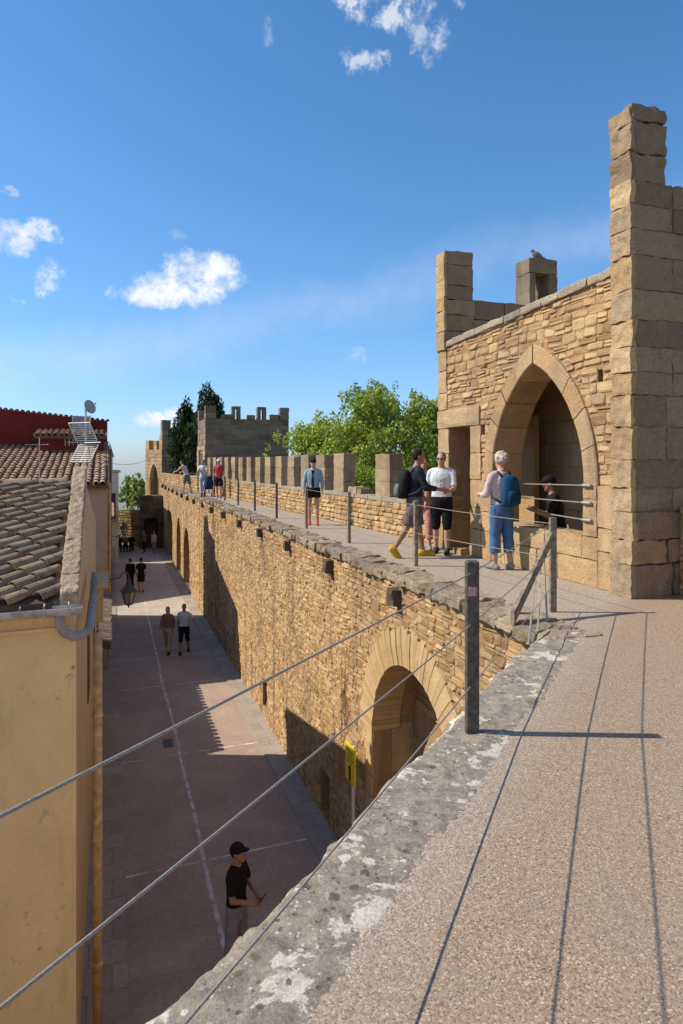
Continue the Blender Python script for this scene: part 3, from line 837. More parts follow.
# ------------------------------------------------------------- tower midway
def far_tower(label, u0, u1, v0, width, ztop, niche):
    t = thing('wall_tower', W((u0+u1)/2, v0+width/2, 0), label, 'tower')
    mb = MB(); rr = random.Random(int(u0))
    mb.ubox(u0+.03, u1, v0+.03, v0+width-.03, -5.3, ztop-.05, (.5, 1, .5))
    blocks(mb, W(u0, v0, 0), N, -S, 0, ztop, lambda z: [(0, width)], (.26, .34), (.4, .85), int(u0)+1, .1, .02, .014, 3)
    blocks(mb, W(u0, v0, 0), S, -N, 2.6, ztop, lambda z: [(0, u1-u0)], (.3, .4), (.4, .8), int(u0)+2, .1, .02, .012, 3)
    mb.build('wall', M['far_ashlar'], t)
    mb = MB()
    blocks(mb, W(u0, v0, 0), S, -N, 0, 2.6, lambda z: sub_spans(0, u1-u0, [((u1-u0)/2-niche, (u1-u0)/2+niche)] if z < 2.2 else []), (.3, .4), (.4, .8), int(u0)+3, .16, .02, .012, 3, .05)
    mb.build('arched_front', M['ashlar'], t)
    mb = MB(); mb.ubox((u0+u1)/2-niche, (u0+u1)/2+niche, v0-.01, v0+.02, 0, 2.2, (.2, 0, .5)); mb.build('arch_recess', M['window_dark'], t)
    def mer(va, vb, zt, slot):
        mb = MB()
        if slot:
            k = (vb-va)
            for (a, b, z0, z1) in ((va, va+k*.38, ztop, zt-.15), (vb-k*.38, vb, ztop, zt-.15), (va, vb, zt-.15, zt)):
                noisy_block(mb, W(u0, a, z0), S*.4, N*(b-a), Z*(z1-z0), .012, 3, None, rr)
        else: stack(mb, u0-.02, u0+.45, va, vb, ztop, zt, (.3, .4), rr, .02, .02, 3)
        mb.build('merlon', M['far_ashlar'], t)
    return t, mer
t3, mer = far_tower('grey crenellated tower halfway along the wall beside the two cypresses', 39.0, 42.6, 5.0, 4.85, 4.12, .95)
for a in ((0.0, .62, 4.86, 0), (1.5, 2.0, 4.84, 1), (2.42, 2.85, 4.36, 0), (2.98, 3.5, 4.84, 1), (3.75, 4.25, 4.42, 0), (4.3, 4.85, 4.84, 0), (.95, 1.5, 4.38, 0)):
    mer(5.0+a[0], 5.0+a[1], a[2], a[3])
mb = MB(); stack(mb, 42.1, 42.6, 5.0, 5.4, 4.1, 4.8, (.3, .4), rp, .02, .02, 3); mb.build('merlon', M['far_ashlar'], t3)

# far tower where the wall turns: sunlit face with a pointed arch, dark block behind
p0 = Vector((-15.77, 60, 0)); fd = Vector((-.7, .714, 0)).normalized(); fn = Vector((-.714, -.7, 0)).normalized()
t2 = thing('wall_tower', p0+fd*1.4-fn*1.2+Z*-1.3, 'small far tower with a sunlit pointed arch at the end of the wall', 'tower')
mb = MB()
arch = pointed(1.35, .72, .2, 1.55, -1.3)
face_holes(mb, p0, fd, fn, [(0, -1.9), (2.9, -1.9), (2.9, 2.75), (0, 2.75)], [arch], [.6])
def t2s(z):
    k = pointed_half(.72+.2, .2, 1.75, z)
    return sub_spans(0, 2.9, [(1.35-k, 1.35+k)] if k else [])
blocks(mb, p0, fd, fn, -1.9, 2.75, t2s, (.28, .4), (.35, .8), 91, .1, .02, .012, 3, .03)
mb.box(p0-fn*.62+Z*-1.9, fd*2.9, -fn*1.9, Z*4.6, (.5, 1, .5))
mb.build('wall', M['ashlar'], t2)
mb = MB()
ri, li = ring_pts((1.35, .72, .2, 1.55), 6)[0], ring_pts((1.35, .92, .2, 1.78), 6)[0]
for side in (0, 1):
    a_ = ring_pts((1.35, .72, .2, 1.55), 6)[side]; b_ = ring_pts((1.35, .92, .2, 1.78), 6)[side]
    for i in range(6):
        q = [a_[i], a_[i+1], b_[i+1], b_[i]]
        vs = [p0+fd*x+Z*y+fn*.05 for x, y in q]+[p0+fd*x+Z*y-fn*.3 for x, y in q]
        mb.add(vs, [(0,1,2,3),(0,4,5,1),(1,5,6,2),(2,6,7,3),(3,7,4,0)], (rnd0.random(), 0, .5))
mb.build('arch_ring', M['voussoir'], t2)
for a, b, h in ((0.0, .5, 4.0), (.95, 1.5, 3.55), (2.3, 2.9, 3.6)):
    mb = MB(); z = 2.75
    while z < h-.05:
        noisy_block(mb, p0+fd*a-fn*.5+Z*z, fd*(b-a), fn*.5, Z*min(.4, h-z), .02, 3, None, rp); z += .4
    mb.build('merlon', M['ashlar'], t2)
mb = MB()
q0 = p0+Vector((.03, 0, 0)); qd = Vector((.9, .43, 0)).normalized(); qn = Vector((qd.y, -qd.x, 0))
blocks(mb, q0, qd, qn, -1.9, 3.6, lambda z: [(0, 2.6)], (.3, .4), (.35, .8), 92, .35, .02, .014, 3)
mb.box(q0-qn*.32+Z*-1.9, qd*2.6, -qn*2, Z*5.4, (.5, 1, .5))
for (a, b, h) in ((0, .75, 5.35),):
    z = 3.6
    while z < h-.05:
        noisy_block(mb, q0+qd*a-qn*.8+Z*z, qd*(b-a), qn*.8, Z*min(.4, h-z), .02, 3, None, rp); z += .4
mb.build('shaded_block', M['far_ashlar'], t2)

# dark gateway block and the ochre wall that close the street
gw = thing('gateway', W(57.8, 2.9, STREET), 'dark shaded stone gateway at the far end of the street under the wall', 'gateway')
mb = MB()
face_holes(mb, W(57, 0, 0), N, -S, [(2.15, STREET-.05), (3.9, STREET-.05), (3.9, -1.15), (2.15, -1.15)], [pointed(2.95, .55, -3.4, -2.8, STREET-.03)], [1.2])
blocks(mb, W(57, 0, 0), N, -S, STREET, -1.15, lambda z: sub_spans(2.15, 3.9, [(2.4, 3.5)] if z < -2.8 else []), (.3, .4), (.4, .7), 93, .1, .02, .012, 3, .03)
mb.ubox(58.25, 58.9, 2.15, 3.9, STREET-.05, -1.15, (.5, 1, .5)); mb.ubox(57.02, 58.25, 2.15, 2.25, STREET-.05, -1.15, (.5, 1, .5))
mb.ubox(57.02, 58.9, 2.15, 3.9, -1.3, -1.1, (.5, 1, .5))
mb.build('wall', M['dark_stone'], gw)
mb = MB(); mb.ubox(57.9, 57.95, 2.42, 3.48, STREET, -3.0); mb.build('gate_leaf', M['brown_wood'], gw)
ew = MB()
e0 = W(63.5, -3.0, 0); e1 = W(58.95, 2.3, 0); edd = (e1-e0).normalized(); en = Vector((edd.y, -edd.x, 0)); el = (e1-e0).length
ew.box(e0+Z*(STREET-.05), edd*el, -en*.6, Z*(-2.35-STREET), (.5, 1, .5))
rubble(ew, e0, edd, en, STREET, -2.3, lambda z: [(0, el)], (.18, .28), (.25, .6), .03, (.02, .06), 94)
o = ew.build('end_wall', M['end_wall'], None, loc=(e0+e1)/2+Z*STREET); tag(o, 'ochre rubble wall closing the far end of the street below the trees', 'wall')

# ------------------------------------------------------------------- houses
def ray(px, py): return Vector(((px-341.5)/F, 1, -(py-462)/F))
def hit(px, py, P, nrm):
    d = ray(px, py); o = Vector((0, 0, EYE)); return o + d*((P-o).dot(nrm)/d.dot(nrm))

def barrel(mb, p, b, q, nn, L, r0, r1, lift, c, seg=6):
    """half round cover tile: p lower end centre, b up-slope, q across"""
    vs = []
    for (t, r, ri) in ((0, r0, r0-.016), (L, r1, r1-.016)):
        up = lift if t == 0 else 0
        for k in range(seg+1):
            a = math.pi*k/seg
            vs.append(p+b*t+q*(r*math.cos(a))+nn*(r*.82*math.sin(a)+up))
        for k in range(seg+1):
            a = math.pi*k/seg
            vs.append(p+b*t+q*(ri*math.cos(a))+nn*(ri*.82*math.sin(a)+up))
    n = seg+1; fs = []
    for k in range(seg):
        fs.append((k, 2*n+k, 2*n+k+1, k+1)); fs.append((k, k+1, n+k+1, n+k))
        fs.append((n+k, n+k+1, 3*n+k+1, 3*n+k))
    mb.add(vs, fs, c)

def in_poly(x, y, P):
    ins = False; j = len(P)-1
    for i in range(len(P)):
        if (P[i][1] > y) != (P[j][1] > y) and x < (P[j][0]-P[i][0])*(y-P[i][1])/(P[j][1]-P[i][1])+P[i][0]: ins = not ins
        j = i
    return ins

def tile_roof(mb, corners, bdir, pitch, expo, r0, seed, thick=.12, jitter=.012, deck=True):
    """corners: planar polygon; bdir: direction the tile rows run, up the slope"""
    rr = random.Random(seed)
    C0 = corners[0]; nn = (corners[1]-C0).cross(corners[2]-C0).normalized()
    if nn.z < 0: nn = -nn
    b = (bdir-nn*bdir.dot(nn)).normalized(); q = b.cross(nn).normalized()
    P2 = [((c-C0).dot(q), (c-C0).dot(b)) for c in corners]
    if deck:
        n = len(corners)
        vs = list(corners)+[c-nn*thick for c in corners]
        mb.add(vs, [tuple(range(n)), tuple(range(2*n-1, n-1, -1))]+[(i, n+i, n+(i+1) % n, (i+1) % n) for i in range(n)], (.3, .85, .5))
    q0, q1 = min(p[0] for p in P2), max(p[0] for p in P2); b0, b1 = min(p[1] for p in P2), max(p[1] for p in P2)
    x = q0+pitch*.5
    while x < q1:
        wob = rr.uniform(-jitter, jitter); y = b0-expo+rr.uniform(0, .05)
        # the first tile of a row starts right at the eave
        tone = rr.uniform(-.12, .12)
        while y < b1:
            if in_poly(x, y+expo*.45, P2):
                j = rr.uniform(-jitter, jitter); tl = rr.uniform(-.02, .02)
                bb = (b+q*tl*.6).normalized()
                barrel(mb, C0+q*(x+wob+j)+b*(y+rr.uniform(-.015, .015))+nn*(.012+rr.uniform(0, .008)), bb, q, nn, expo*1.25, r0*rr.uniform(.95, 1.05), r0*.8, .03, (min(1, max(0, rr.random()+tone)), 0, rr.random()))
            y += expo
        x += pitch

# --- ochre house nearest to us
R1 = Vector((-2.915, 7.5, .157)); R2 = Vector((-3.996, 10.6, 1.28)); G = Vector((-.916, -.402, 0)).normalized()
ha = thing('house', Vector((-5, 10, STREET)), 'ochre plastered house with a worn clay tile roof and grey gutter in the left foreground', 'house')
nrm = (R2-R1).cross(G).normalized()
hb0 = W(17.5, -.39, 0)
mb = MB()
mb.prism([(p.x, p.y) for p in (R1-G*.0, hb0, hb0-N*8, R1+G*7)][::-1], STREET-.05, .05)
mb.build('front_wall', M['yellow'], ha)
# street side wall with its raking top
mb = MB()
prof = [(8.06, STREET-.05), (17.5, STREET-.05), (17.5, .22), (11.3, 1.27), (8.06, .13)]
for dv in (0,):
    n = len(prof)
    vs = [W(u, -.385+.012, z) for u, z in prof]+[W(u, -.72, z) for u, z in prof]
    mb.add(vs, [tuple(range(n)), tuple(range(2*n-1, n-1, -1))]+[(i, n+i, n+(i+1) % n, (i+1) % n) for i in range(n)])
mb.build('street_wall', M['sand_plaster'], ha)
mb = MB()
inner = (R2-R1).normalized()
B1 = hit(0, 579, R1, nrm); B2 = hit(63, 551, R1, nrm)
bd = (B2-B1).normalized()
side = (Vector((-N.x, -N.y, 0)))
c1 = R1-inner*.10+Z*.02; c2 = R2+Z*.02
tile_roof(mb, [c1+G*.24, c2+G*.24, c2+G*7, c1+G*7], bd, .185, .30, .080, 3, .14, .012)
mb.build('roof', M['tile_old'], ha)
mb = MB()   # ridge tiles
x = .25
while x < 6.5:
    barrel(mb, R2+G*x+Z*.0+S*.06, G, S, Z, .62, .13, .11, .03, (rnd0.random()*.5+.5, 0, .5)); x += .5
mb.build('ridge', M['verge'], ha)
mb = MB()   # rear slope
ra = W(11.3, -.5, 1.26); rb = W(17.7, -.5, .2)
tile_roof(mb, [rb, rb-N*7, ra-N*7, ra], (ra-rb), .25, .4, .1, 4)
mb.build('roof', M['tile_old'], ha)
# mortared verge along the street side
mb = MB(); t = -.06; L = (R2-R1).length; rv = random.Random(4)
while t < L+.1:
    l = rv.uniform(.35, .6)
    noisy_block(mb, R1+inner*t+G*.17-Z*.05, inner*(l+.06), -G*.19, Z*(.155+rv.uniform(-.008, .008)), .016, 9, None, rv, 12, .4); t += l
mb.build('verge', M['verge'], ha)
# mortar bed and cornice under the tile ends
mb = MB(); mb.box(R1-Z*.16+Vector((-.0, -.02, 0)), G*7, Vector((.05, -.11, 0)), Z*.07); mb.box(R1-Z*.33, G*7, Vector((.02, -.05, 0)), Z*.035)
mb.build('cornice', M['yellow'], ha)
# half-round gutter along the eave
mb = MB(); gf = Vector((.402, -.916, 0)); gz = .10
gs = 8; vs = []; fs = []
for i, x in enumerate((-.05, 7)):
    for r in (.10, .09):
        for k in range(gs+1):
            a = math.pi+math.pi*k/gs
            vs.append(R1+G*x+gf*(.155+r*math.cos(a))+Z*(r*math.sin(a)+gz-.157))
n = gs+1
for k in range(gs):
    fs += [(k, k+1, 2*n+k+1, 2*n+k), (n+k, 3*n+k, 3*n+k+1, n+k+1)]
fs += [(0, 2*n, 3*n, n), (gs, n+gs, 3*n+gs, 2*n+gs)]
fs += [tuple(range(n)), tuple(range(2*n, 3*n))]
mb.add(vs, fs)
for x in (.08, .32, .55, 1.1, 1.7):
    mb.tube([R1+G*x+gf*.02+Z*(-.02), R1+G*x+gf*.255+Z*(-.02)], .006, 5)
    mb.box(R1+G*x+gf*.258+Z*(-.15), G*.012, gf*.006, Z*.13)
mb.build('gutter', M['zinc'], ha)
mb = MB()
k0 = R1+G*.17+gf*.155
pts = [k0+Z*(-.12), k0+Z*(-.26), k0+Z*(-.34)-G*.05, k0+Z*(-.385)-G*.14, k0+Z*(-.37)-G*.24, W(8.02, -.24, -.20), W(8.25, -.235, -.17), W(10.3, -.24, -.13), W(11.4, -.25, -.12)]
mb.tube(pts, [.05]*9, 12)
mb.build('drain_pipe', M['pale_pipe'], ha, smooth=True)
mb = MB(); mb.tube([W(8.75, -.165, -.42), W(8.75, -.165, STREET)], .055, 12)
for z in (-1.4, -2.9, -4.4): mb.tube([W(8.75, -.165, z-.03), W(8.75, -.165, z+.03)], .063, 12)
mb.build('downpipe', M['ochre_pipe'], ha, smooth=True)
mb = MB(); mb.ubox(13.0, 14.3, -.40, -.06, -.62, -.52); mb.ubox(13.1, 13.3, -.39, -.16, -1.25, -.62); mb.ubox(14.0, 14.2, -.39, -.16, -1.25, -.62)
mb.build('ledge', M['sand_plaster'], ha)
for (u, z) in ((15.4, -2.2), (11.6, -2.2), (15.4, -4.9)):
    mb = MB(); mb.ubox(u, u+.8, -.40, -.355, z, z+1.2); mb.build('shutter', M['shutter'], ha)

# --- low tiled house behind it
hl = thing('house', W(21, -3, STREET), 'low tile roofed house in the gap between the ochre house and the red house', 'house')
mb = MB(); mb.ubox(17.52, 24.35, -7, -.3, STREET-.05, -2.92); mb.build('wall', M['beige'], hl)
mb = MB(); tile_roof(mb, [W(17.55, -.02, -2.8), W(24.3, -.02, -2.8), W(24.3, -7, -.8), W(17.55, -7, -.8)], -N+Z*.28, .25, .4, .1, 9)
mb.build('roof', M['tile_old'], hl)
mb = MB(); mb.ubox(20.4, 21.3, -.32, -.285, STREET, -3.3); mb.build('door', M['shutter'], hl)

# --- red house
hc = thing('house', W(28, -4, STREET), 'dark red house with a sunlit clay tile roof behind the ochre house', 'house')
mb = MB(); mb.ubox(24.4, 33, -10, -.15, STREET-.05, .78)
prof = [(24.4, .75), (33, .75), (33, 2.6), (31.7, 2.55), (24.4, .85)]
vs = [W(u, -.15, z) for u, z in prof]+[W(u, -.45, z) for u, z in prof]
mb.add(vs, [tuple(range(5)), tuple(range(9, 4, -1))]+[(i, 5+i, 5+(i+1) % 5, (i+1) % 5) for i in range(5)])
mb.build('wall', M['beige'], hc)
mb = MB(); tile_roof(mb, [W(24.15, -.12, .88), W(31.4, -.12, 2.35), W(31.4, -10, 2.35), W(24.15, -10, .88)], S+Z*.22, .24, .4, .1, 10)
mb.build('roof', M['tile_new'], hc)
mb = MB()
RP = [W(32.9, -.2), W(31.6, -.2), W(30.6, -7.5), W(30.6, -11), W(32.9, -11)]
nR = len(RP); ht = [3.45, 3.45, 4.12, 4.12, 3.6]
vs = [p+Z*.7 for p in RP]+[p+Z*h for p, h in zip(RP, ht)]
mb.add(vs, [tuple(range(nR)), tuple(range(2*nR-1, nR-1, -1))]+[(i, nR+i, nR+(i+1) % nR, (i+1) % nR) for i in range(nR)])
mb.build('upper_wall', M['red'], hc)
mb = MB()
wd = (RP[2]-RP[1]); wl = wd.length; wdn = wd.normalized(); x = 0
wn = Vector((wdn.y, -wdn.x, 0))
if wn.y > 0: wn = -wn
while x < wl:
    barrel(mb, RP[1]+wdn*x+Z*(3.44+.67*x/wl)+wn*.12, -wn, wdn, Z, .5, .085, .07, .01, (rnd0.random(), 0, .5)); x += .21
mb.build('eave_tiles', M['tile_old'], hc)
mb = MB(); mb.ubox(29.7, 31.0, -2.75, -.32, 1.2, 2.72); mb.build('dormer', M['red'], hc)
mb = MB(); tile_roof(mb, [W(29.45, -2.95, 2.70), W(29.45, -.2, 2.70), W(31.0, -.2, 2.95), W(31.0, -2.95, 2.95)], S+Z*.1, .22, .4, .095, 12); mb.build('dormer_roof', M['tile_new'], hc)
mb = MB(); mb.box(RP[1]+wdn*.75+Z*2.75+wn*.02, wdn*.7, wn*.4, Z*.85); mb.build('vent_box', M['grey_box'], hc)
mb = MB(); mb.ubox(24.36, 24.42, -1.35, -.75, -1.7, -.55); mb.build('window', M['shutter'], hc)
mb = MB(); mb.tube([W(26.0, -.08, .9), W(26.0, -.08, STREET)], .05, 8); mb.build('downpipe', M['ochre_pipe'], hc)
mb = MB(); mb.tube([W(30.4, -.06, 2.2), W(30.4, -.06, STREET)], .05, 8); mb.build('downpipe', plain_mat('red_pipe', (.26,.09,.06), .6), hc)
for (u, z) in ((26.6, -1.4), (29, -1.4), (26.6, -4.6), (29.2, -5.3)):
    mb = MB(); mb.ubox(u, u+.9, -.17, -.125, z, z+1.35); mb.build('shutter', M['shutter'], hc)
mb = MB(); mb.ubox(27.8, 30.3, -.16, .12, -2.05, -1.93); mb.build('balcony', M['beige'], hc)

# --- houses further along
BUT = 1
hd = thing('house', W(43, -3, STREET), 'low beige street house far down the left side with a hanging lamp', 'house')
mb = MB(); mb.ubox(38.1, 50, -7, -.12, STREET-.05, -1.35); mb.build('wall', M['beige'], hd)
mb = MB(); tile_roof(mb, [W(38.0, .1, -1.3), W(50.1, .1, -1.3), W(50.1, -7, .5), W(38.0, -7, .5)], -N+Z*.25, .26, .42, .1, 13); mb.build('roof', M['tile_new'], hd)
mb = MB(); pr_ = [(34.7, STREET-.05), (38.12, STREET-.05), (38.12, -1.4), (34.7, STREET+.05)]  # sloping mass added so its shadow edges the lit wedge on the street
vs = [W(u, -.12, z) for u, z in pr_]+[W(u, -3, z) for u, z in pr_]
mb.add(vs, [(0,1,2,3), (7,6,5,4)]+[(i, 4+i, 4+(i+1) % 4, (i+1) % 4) for i in range(4)]); mb.build('shadow_slope', M['beige'], hd)
for u in (39, 41, 44.5, 47.5):
    mb = MB(); mb.ubox(u, u+.9, -.14, -.09, -4.6 if u != 41 else STREET, -3.1); mb.build('shutter', M['shutter'], hd)
he = thing('house', W(55.5, -2, STREET), 'tall pale house at the far end of the street with dark balcony', 'house')
mb = MB(); mb.ubox(52, 60, -7, .45, STREET-.05, .9); mb.ubox(52.6, 60, -7, .05, .9, 2.0); mb.build('wall', M['white_plaster'], he)
mb = MB(); mb.ubox(51.9, 60, -7, .6, .88, .98); mb.build('cornice', M['beige'], he)
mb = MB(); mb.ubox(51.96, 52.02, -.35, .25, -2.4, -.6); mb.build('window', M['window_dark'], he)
mb = MB(); mb.ubox(51.5, 52.0, -.6, .42, -2.6, -2.48); mb.build('balcony', M['beige'], he)
mb = MB()
for k in range(8): mb.tube([W(51.55, -.55+.13*k, -2.48), W(51.55, -.55+.13*k, -1.6)], .012, 4)
mb.tube([W(51.55, -.58, -1.6), W(51.55, .4, -1.6)], .02, 4); mb.build('balcony_rail', M['iron'], he)
mb = MB(); a = W(53.2, -.15, 2.0)
mb.add([a+Vector((-.25, -.25, 0)), a+Vector((.25, -.25, 0)), a+Vector((.25, .25, 0)), a+Vector((-.25, .25, 0)), a+Z*1.1], [(0,3,2,1),(0,1,4),(1,2,4),(2,3,4),(3,0,4)])
mb.build('finial', M['grey_box'], he)

# ------------------------------------------------------------ antenna, dish
an_p = Vector((-4.70, 12.55, 1.2))
an = thing('tv_antenna', an_p, 'white grid television antenna on a mast above the clay tile roofs', 'antenna')
mb = MB(); mb.tube([an_p+Z*-.35, an_p+Z*1.42], .02, 8); mb.build('mast', M['zinc'], an)
mb = MB()
ax = Vector((.90, -.44, 0)); ay = Vector((.44, .90, 0))
def gridpanel(p, tilt, w, h):
    up = (Z*math.cos(tilt)*abs(1)+ay*math.sin(tilt)*-1)
    sx = ax*.0
    for k in range(9):
        a = p+up*(h*k/8); mb.tube([a-ax*w/2, a+ax*w/2], .0085, 5)
    for k in range(3):
        a = p-ax*w/2+ax*w*k/2; mb.tube([a, a+up*h], .011, 5)
base = an_p+Z*.80-ay*.05+ax*.07
gridpanel(base+Z*.04, .5, .52, .36)
mb2 = mb
up2 = (Z*-math.cos(.55)-ay*math.sin(.55))
for k in range(9):
    a = base-Z*.04+up2*(.36*k/8)+ax*.05; mb.tube([a-ax*.24, a+ax*.24], .0085, 5)
for k in range(3):
    a = base-Z*.04-ax*.24+ax*.24*k+ax*.05; mb.tube([a, a+up2*.36], .011, 5)
mb.tube([base-ax*.15, base+ax*.45-ay*.1], .012, 6)
mb.build('reflector', M['white_paint'], an)
mb = MB()
for k in range(4): mb.tube([base-ay*.35+ax*(-.15+.1*k)-Z*.06, base-ay*.35+ax*(-.15+.1*k)+Z*.06], .006, 5)
mb.tube([base-ay*.02, base-ay*.42], .009, 6); mb.build('dipole_boom', M['zinc'], an)
an2_p = Vector((-5.75, 13.0, 1.0))
an2 = thing('roof_aerial', an2_p, 'thin rod aerial standing left of the white grid antenna', 'aerial')
mb = MB(); mb.tube([an2_p+Z*-.3, an2_p+Z*1.12], .008, 6); mb.build('mast', M['zinc'], an2)
mb = MB()
for k in range(6): mb.tube([an2_p+Z*.98+ax*(-.2+.08*k)-ay*(.16-.02*k), an2_p+Z*.98+ax*(-.2+.08*k)+ay*(.16-.02*k)], .004, 4)
mb.tube([an2_p+Z*.98-ax*.22, an2_p+Z*.98+ax*.22], .006, 4); mb.build('boom', M['zinc'], an2)

dp = W(29.8, -.85, 2.4)
ds = thing('satellite_dish', dp, 'grey satellite dish on a pole beside the red house roof', 'satellite dish')
mb = MB(); mb.tube([dp+Z*-.3, dp+Z*1.15], .025, 8); mb.build('pole', M['zinc'], ds)
mb = MB(); dc = dp+Z*1.52; dn = Vector((.80, -.5, .33)).normalized(); dx = dn.cross(Z).normalized(); dy = dx.cross(dn)
vs = []; fs = []; rr_, sg = 6, 20
for i in range(rr_+1):
    r = .30*i/rr_
    for k in range(sg):
        a = 2*math.pi*k/sg; vs.append(dc+dx*(r*.9*math.cos(a))+dy*(r*math.sin(a))+dn*(.55*r*r-.05))
for i in range(rr_+1):
    r = .30*i/rr_
    for k in range(sg):
        a = 2*math.pi*k/sg; vs.append(dc+dx*(r*.9*math.cos(a))+dy*(r*math.sin(a))+dn*(.55*r*r-.065))
o_ = (rr_+1)*sg
for i in range(rr_):
    for k in range(sg):
        a = i*sg+k; b = i*sg+(k+1) % sg
        fs += [(a, b, b+sg, a+sg), (o_+a, o_+a+sg, o_+b+sg, o_+b)]
for k in range(sg):
    a = rr_*sg+k; b = rr_*sg+(k+1) % sg; fs.append((a, b, o_+b, o_+a))
mb.add(vs, fs); mb.build('reflector', M['dish'], ds, smooth=True)
mb = MB(); mb.tube([dc-dy*.33+dn*.02, dc+dn*.33], .01, 5); mb.ell(dc+dn*.35, (.035, .035, .05), 8, 6); mb.build('feed_arm', M['zinc'], ds)

# -------------------------------------------------------------- street lamps
def lamp(p, wall_p, label, s=1.0, under=False):
    """wrought iron lantern on a wall bracket; p = bottom of the lantern"""
    t = thing('street_lamp', wall_p, label, 'street lamp', 'lanterns on brackets along the street')
    mb = MB(); c = p
    h = .34*s; r0 = .10*s; r1 = .185*s
    for k in range(6):
        a = math.pi/3*k; a2 = math.pi/3*(k+1)
        A = c+Vector((r0*math.cos(a), r0*math.sin(a), 0)); B = c+Vector((r1*math.cos(a), r1*math.sin(a), h))
        A2 = c+Vector((r0*math.cos(a2), r0*math.sin(a2), 0)); B2 = c+Vector((r1*math.cos(a2), r1*math.sin(a2), h))
        mb.tube([A, B], .012*s, 5); mb.tube([A, A2], .012*s, 5); mb.tube([B, B2], .014*s, 5)
    mb.tube([c-Z*.10*s, c-Z*.05*s, c], [.008*s, .03*s, .05*s], 8)
    mb.loft([(c-Z*.005, r0*.95, r0*.95, Vector((1,0,0)), Vector((0,1,0))), (c+Z*.012, r0*1.02, r0*1.02, Vector((1,0,0)), Vector((0,1,0)))], 6)
    mb.build('lantern_frame', M['lamp_iron'], t)
    mb = MB(); X, Y = Vector((1,0,0)), Vector((0,1,0))
    mb.loft([(c+Z*h, r1*1.25, r1*1.25, X, Y), (c+Z*(h+.02*s), r1*1.22, r1*1.22, X, Y), (c+Z*(h+.16*s), r1*.5, r1*.5, X, Y), (c+Z*(h+.19*s), r1*.42, r1*.42, X, Y), (c+Z*(h+.25*s), r1*.36, r1*.36, X, Y), (c+Z*(h+.32*s), r1*.15, r1*.15, X, Y)], 6)
    mb.ell(c+Z*(h+.36*s), (.03*s, .03*s, .04*s), 8, 6)
    mb.build('lantern_roof', M['lamp_iron'], t)
    mb = MB(); mb.loft([(c+Z*.02, r0*.9, r0*.9, X, Y), (c+Z*(h-.01), r1*.93, r1*.93, X, Y)], 6); mb.build('glass', M['glass'], t)
    mb = MB()
    if under:
        mb.tube([wall_p, p-Z*.1*s], .02, 6); mb.tube([wall_p+Z*-.3, wall_p.lerp(p, .6)-Z*.1], .014, 6)
    else:
        top = p+Z*(h+.38*s); ring = []
        for k in range(13):
            a = math.pi*1.0*k/12
            ring.append(top+(wall_p-top).normalized()*0+N*(-.09+.09*math.cos(a))+Z*(.13*math.sin(a)))
        w2 = Vector((wall_p.x, wall_p.y, top.z))
        mb.tube(ring+[W(*UV(ring[-1].x, ring[-1].y), ring[-1].z)+(w2-ring[-1])*.5+Z*-.03, w2+Z*-.08], .016, 6)
        mb.tube([w2+Z*-.5, w2+(top-w2)*.25+Z*-.25, w2+(top-w2)*.55+Z*-.02], .012, 6)
        mb.box(w2+Z*-.55-S*.03, S*.06, N*.02, Z*.55)
    mb.build('bracket', M['lamp_iron'], t)
    return t
lamp(W(16.75, .37, -1.68), W(16.75, -.39, -1.0), 'black iron lantern hanging over the street beyond the grey drain pipe', .88)
lamp(W(41.5, .66, -2.55), W(41.5, -.12, -2.65), 'small distant lantern on a bracket arm near the end of the street', 1.1, True)

# -------------------------------------------------------------------- sign
sp = W(10.41, 3.70, STREET)
sg_ = thing('wall_sign', sp, 'yellow notice panel on a pale pole against the town wall beside the big arch', 'sign')
mb = MB(); mb.tube([sp, W(10.41, 3.70, -2.95)], .028, 8); mb.build('pole', M['white_paint'], sg_)
mb = MB(); mb.ubox(10.19, 10.63, 3.64, 3.665, -3.52, -2.93); mb.build('panel', M['yellow_sign'], sg_)
ink = plain_mat('faded_ink', (.38,.29,.02), .5, bump=0)
for (u0, u1, z) in ((10.27, 10.55, -3.02), (10.31, 10.51, -3.08), (10.25, 10.57, -3.14), (10.29, 10.53, -3.2)):
    mb = MB(); mb.ubox(u0, u1, 3.635, 3.6415, z-.012, z+.008); mb.build('text_line', ink, sg_)
mb = MB(); mb.ell(W(10.41, 3.639, -3.28), (.03, .03, .035), 8, 6)
mb.ubox(10.37, 10.45, 3.634, 3.641, -3.50, -3.27)
mb.build('pictogram', M['sign_ink'], sg_)

# ------------------------------------------------------------------ railings
def post(mb, x, y, w=.075, h=1.05, z0=0, d=None, ang=0.0):
    d = d or w; a = Vector((math.cos(ang), math.sin(ang), 0)); b = Vector((-math.sin(ang), math.cos(ang), 0))
    p = Vector((x, y, z0))
    ch = .006
    ring = [(-w/2+ch, -d/2), (w/2-ch, -d/2), (w/2, -d/2+ch), (w/2, d/2-ch), (w/2-ch, d/2), (-w/2+ch, d/2), (-w/2, d/2-ch), (-w/2, -d/2+ch)]
    vs = []
    for zz, k in ((-.05, 1), (h-.008, 1), (h, .85)):
        vs += [p+a*(i*k)+b*(j*k)+Z*zz for i, j in ring]
    fs = [tuple(reversed(range(8))), tuple(range(16, 24))]
    for l in range(2):
        for i in range(8): fs.append((l*8+i, l*8+(i+1) % 8, l*8+8+(i+1) % 8, l*8+8+i))
    mb.add(vs, fs)
SANG = R(18.57)
CZ = (.975, .665, .29)
nr = thing('cable_railing', Vector((.79, 4.16, 0)), 'dark steel post and cable railing along the terrace edge in the foreground', 'railing', None)
p1 = Vector((.794, 4.158, 0)); rd = Vector((-1.51, -3.42, 0))
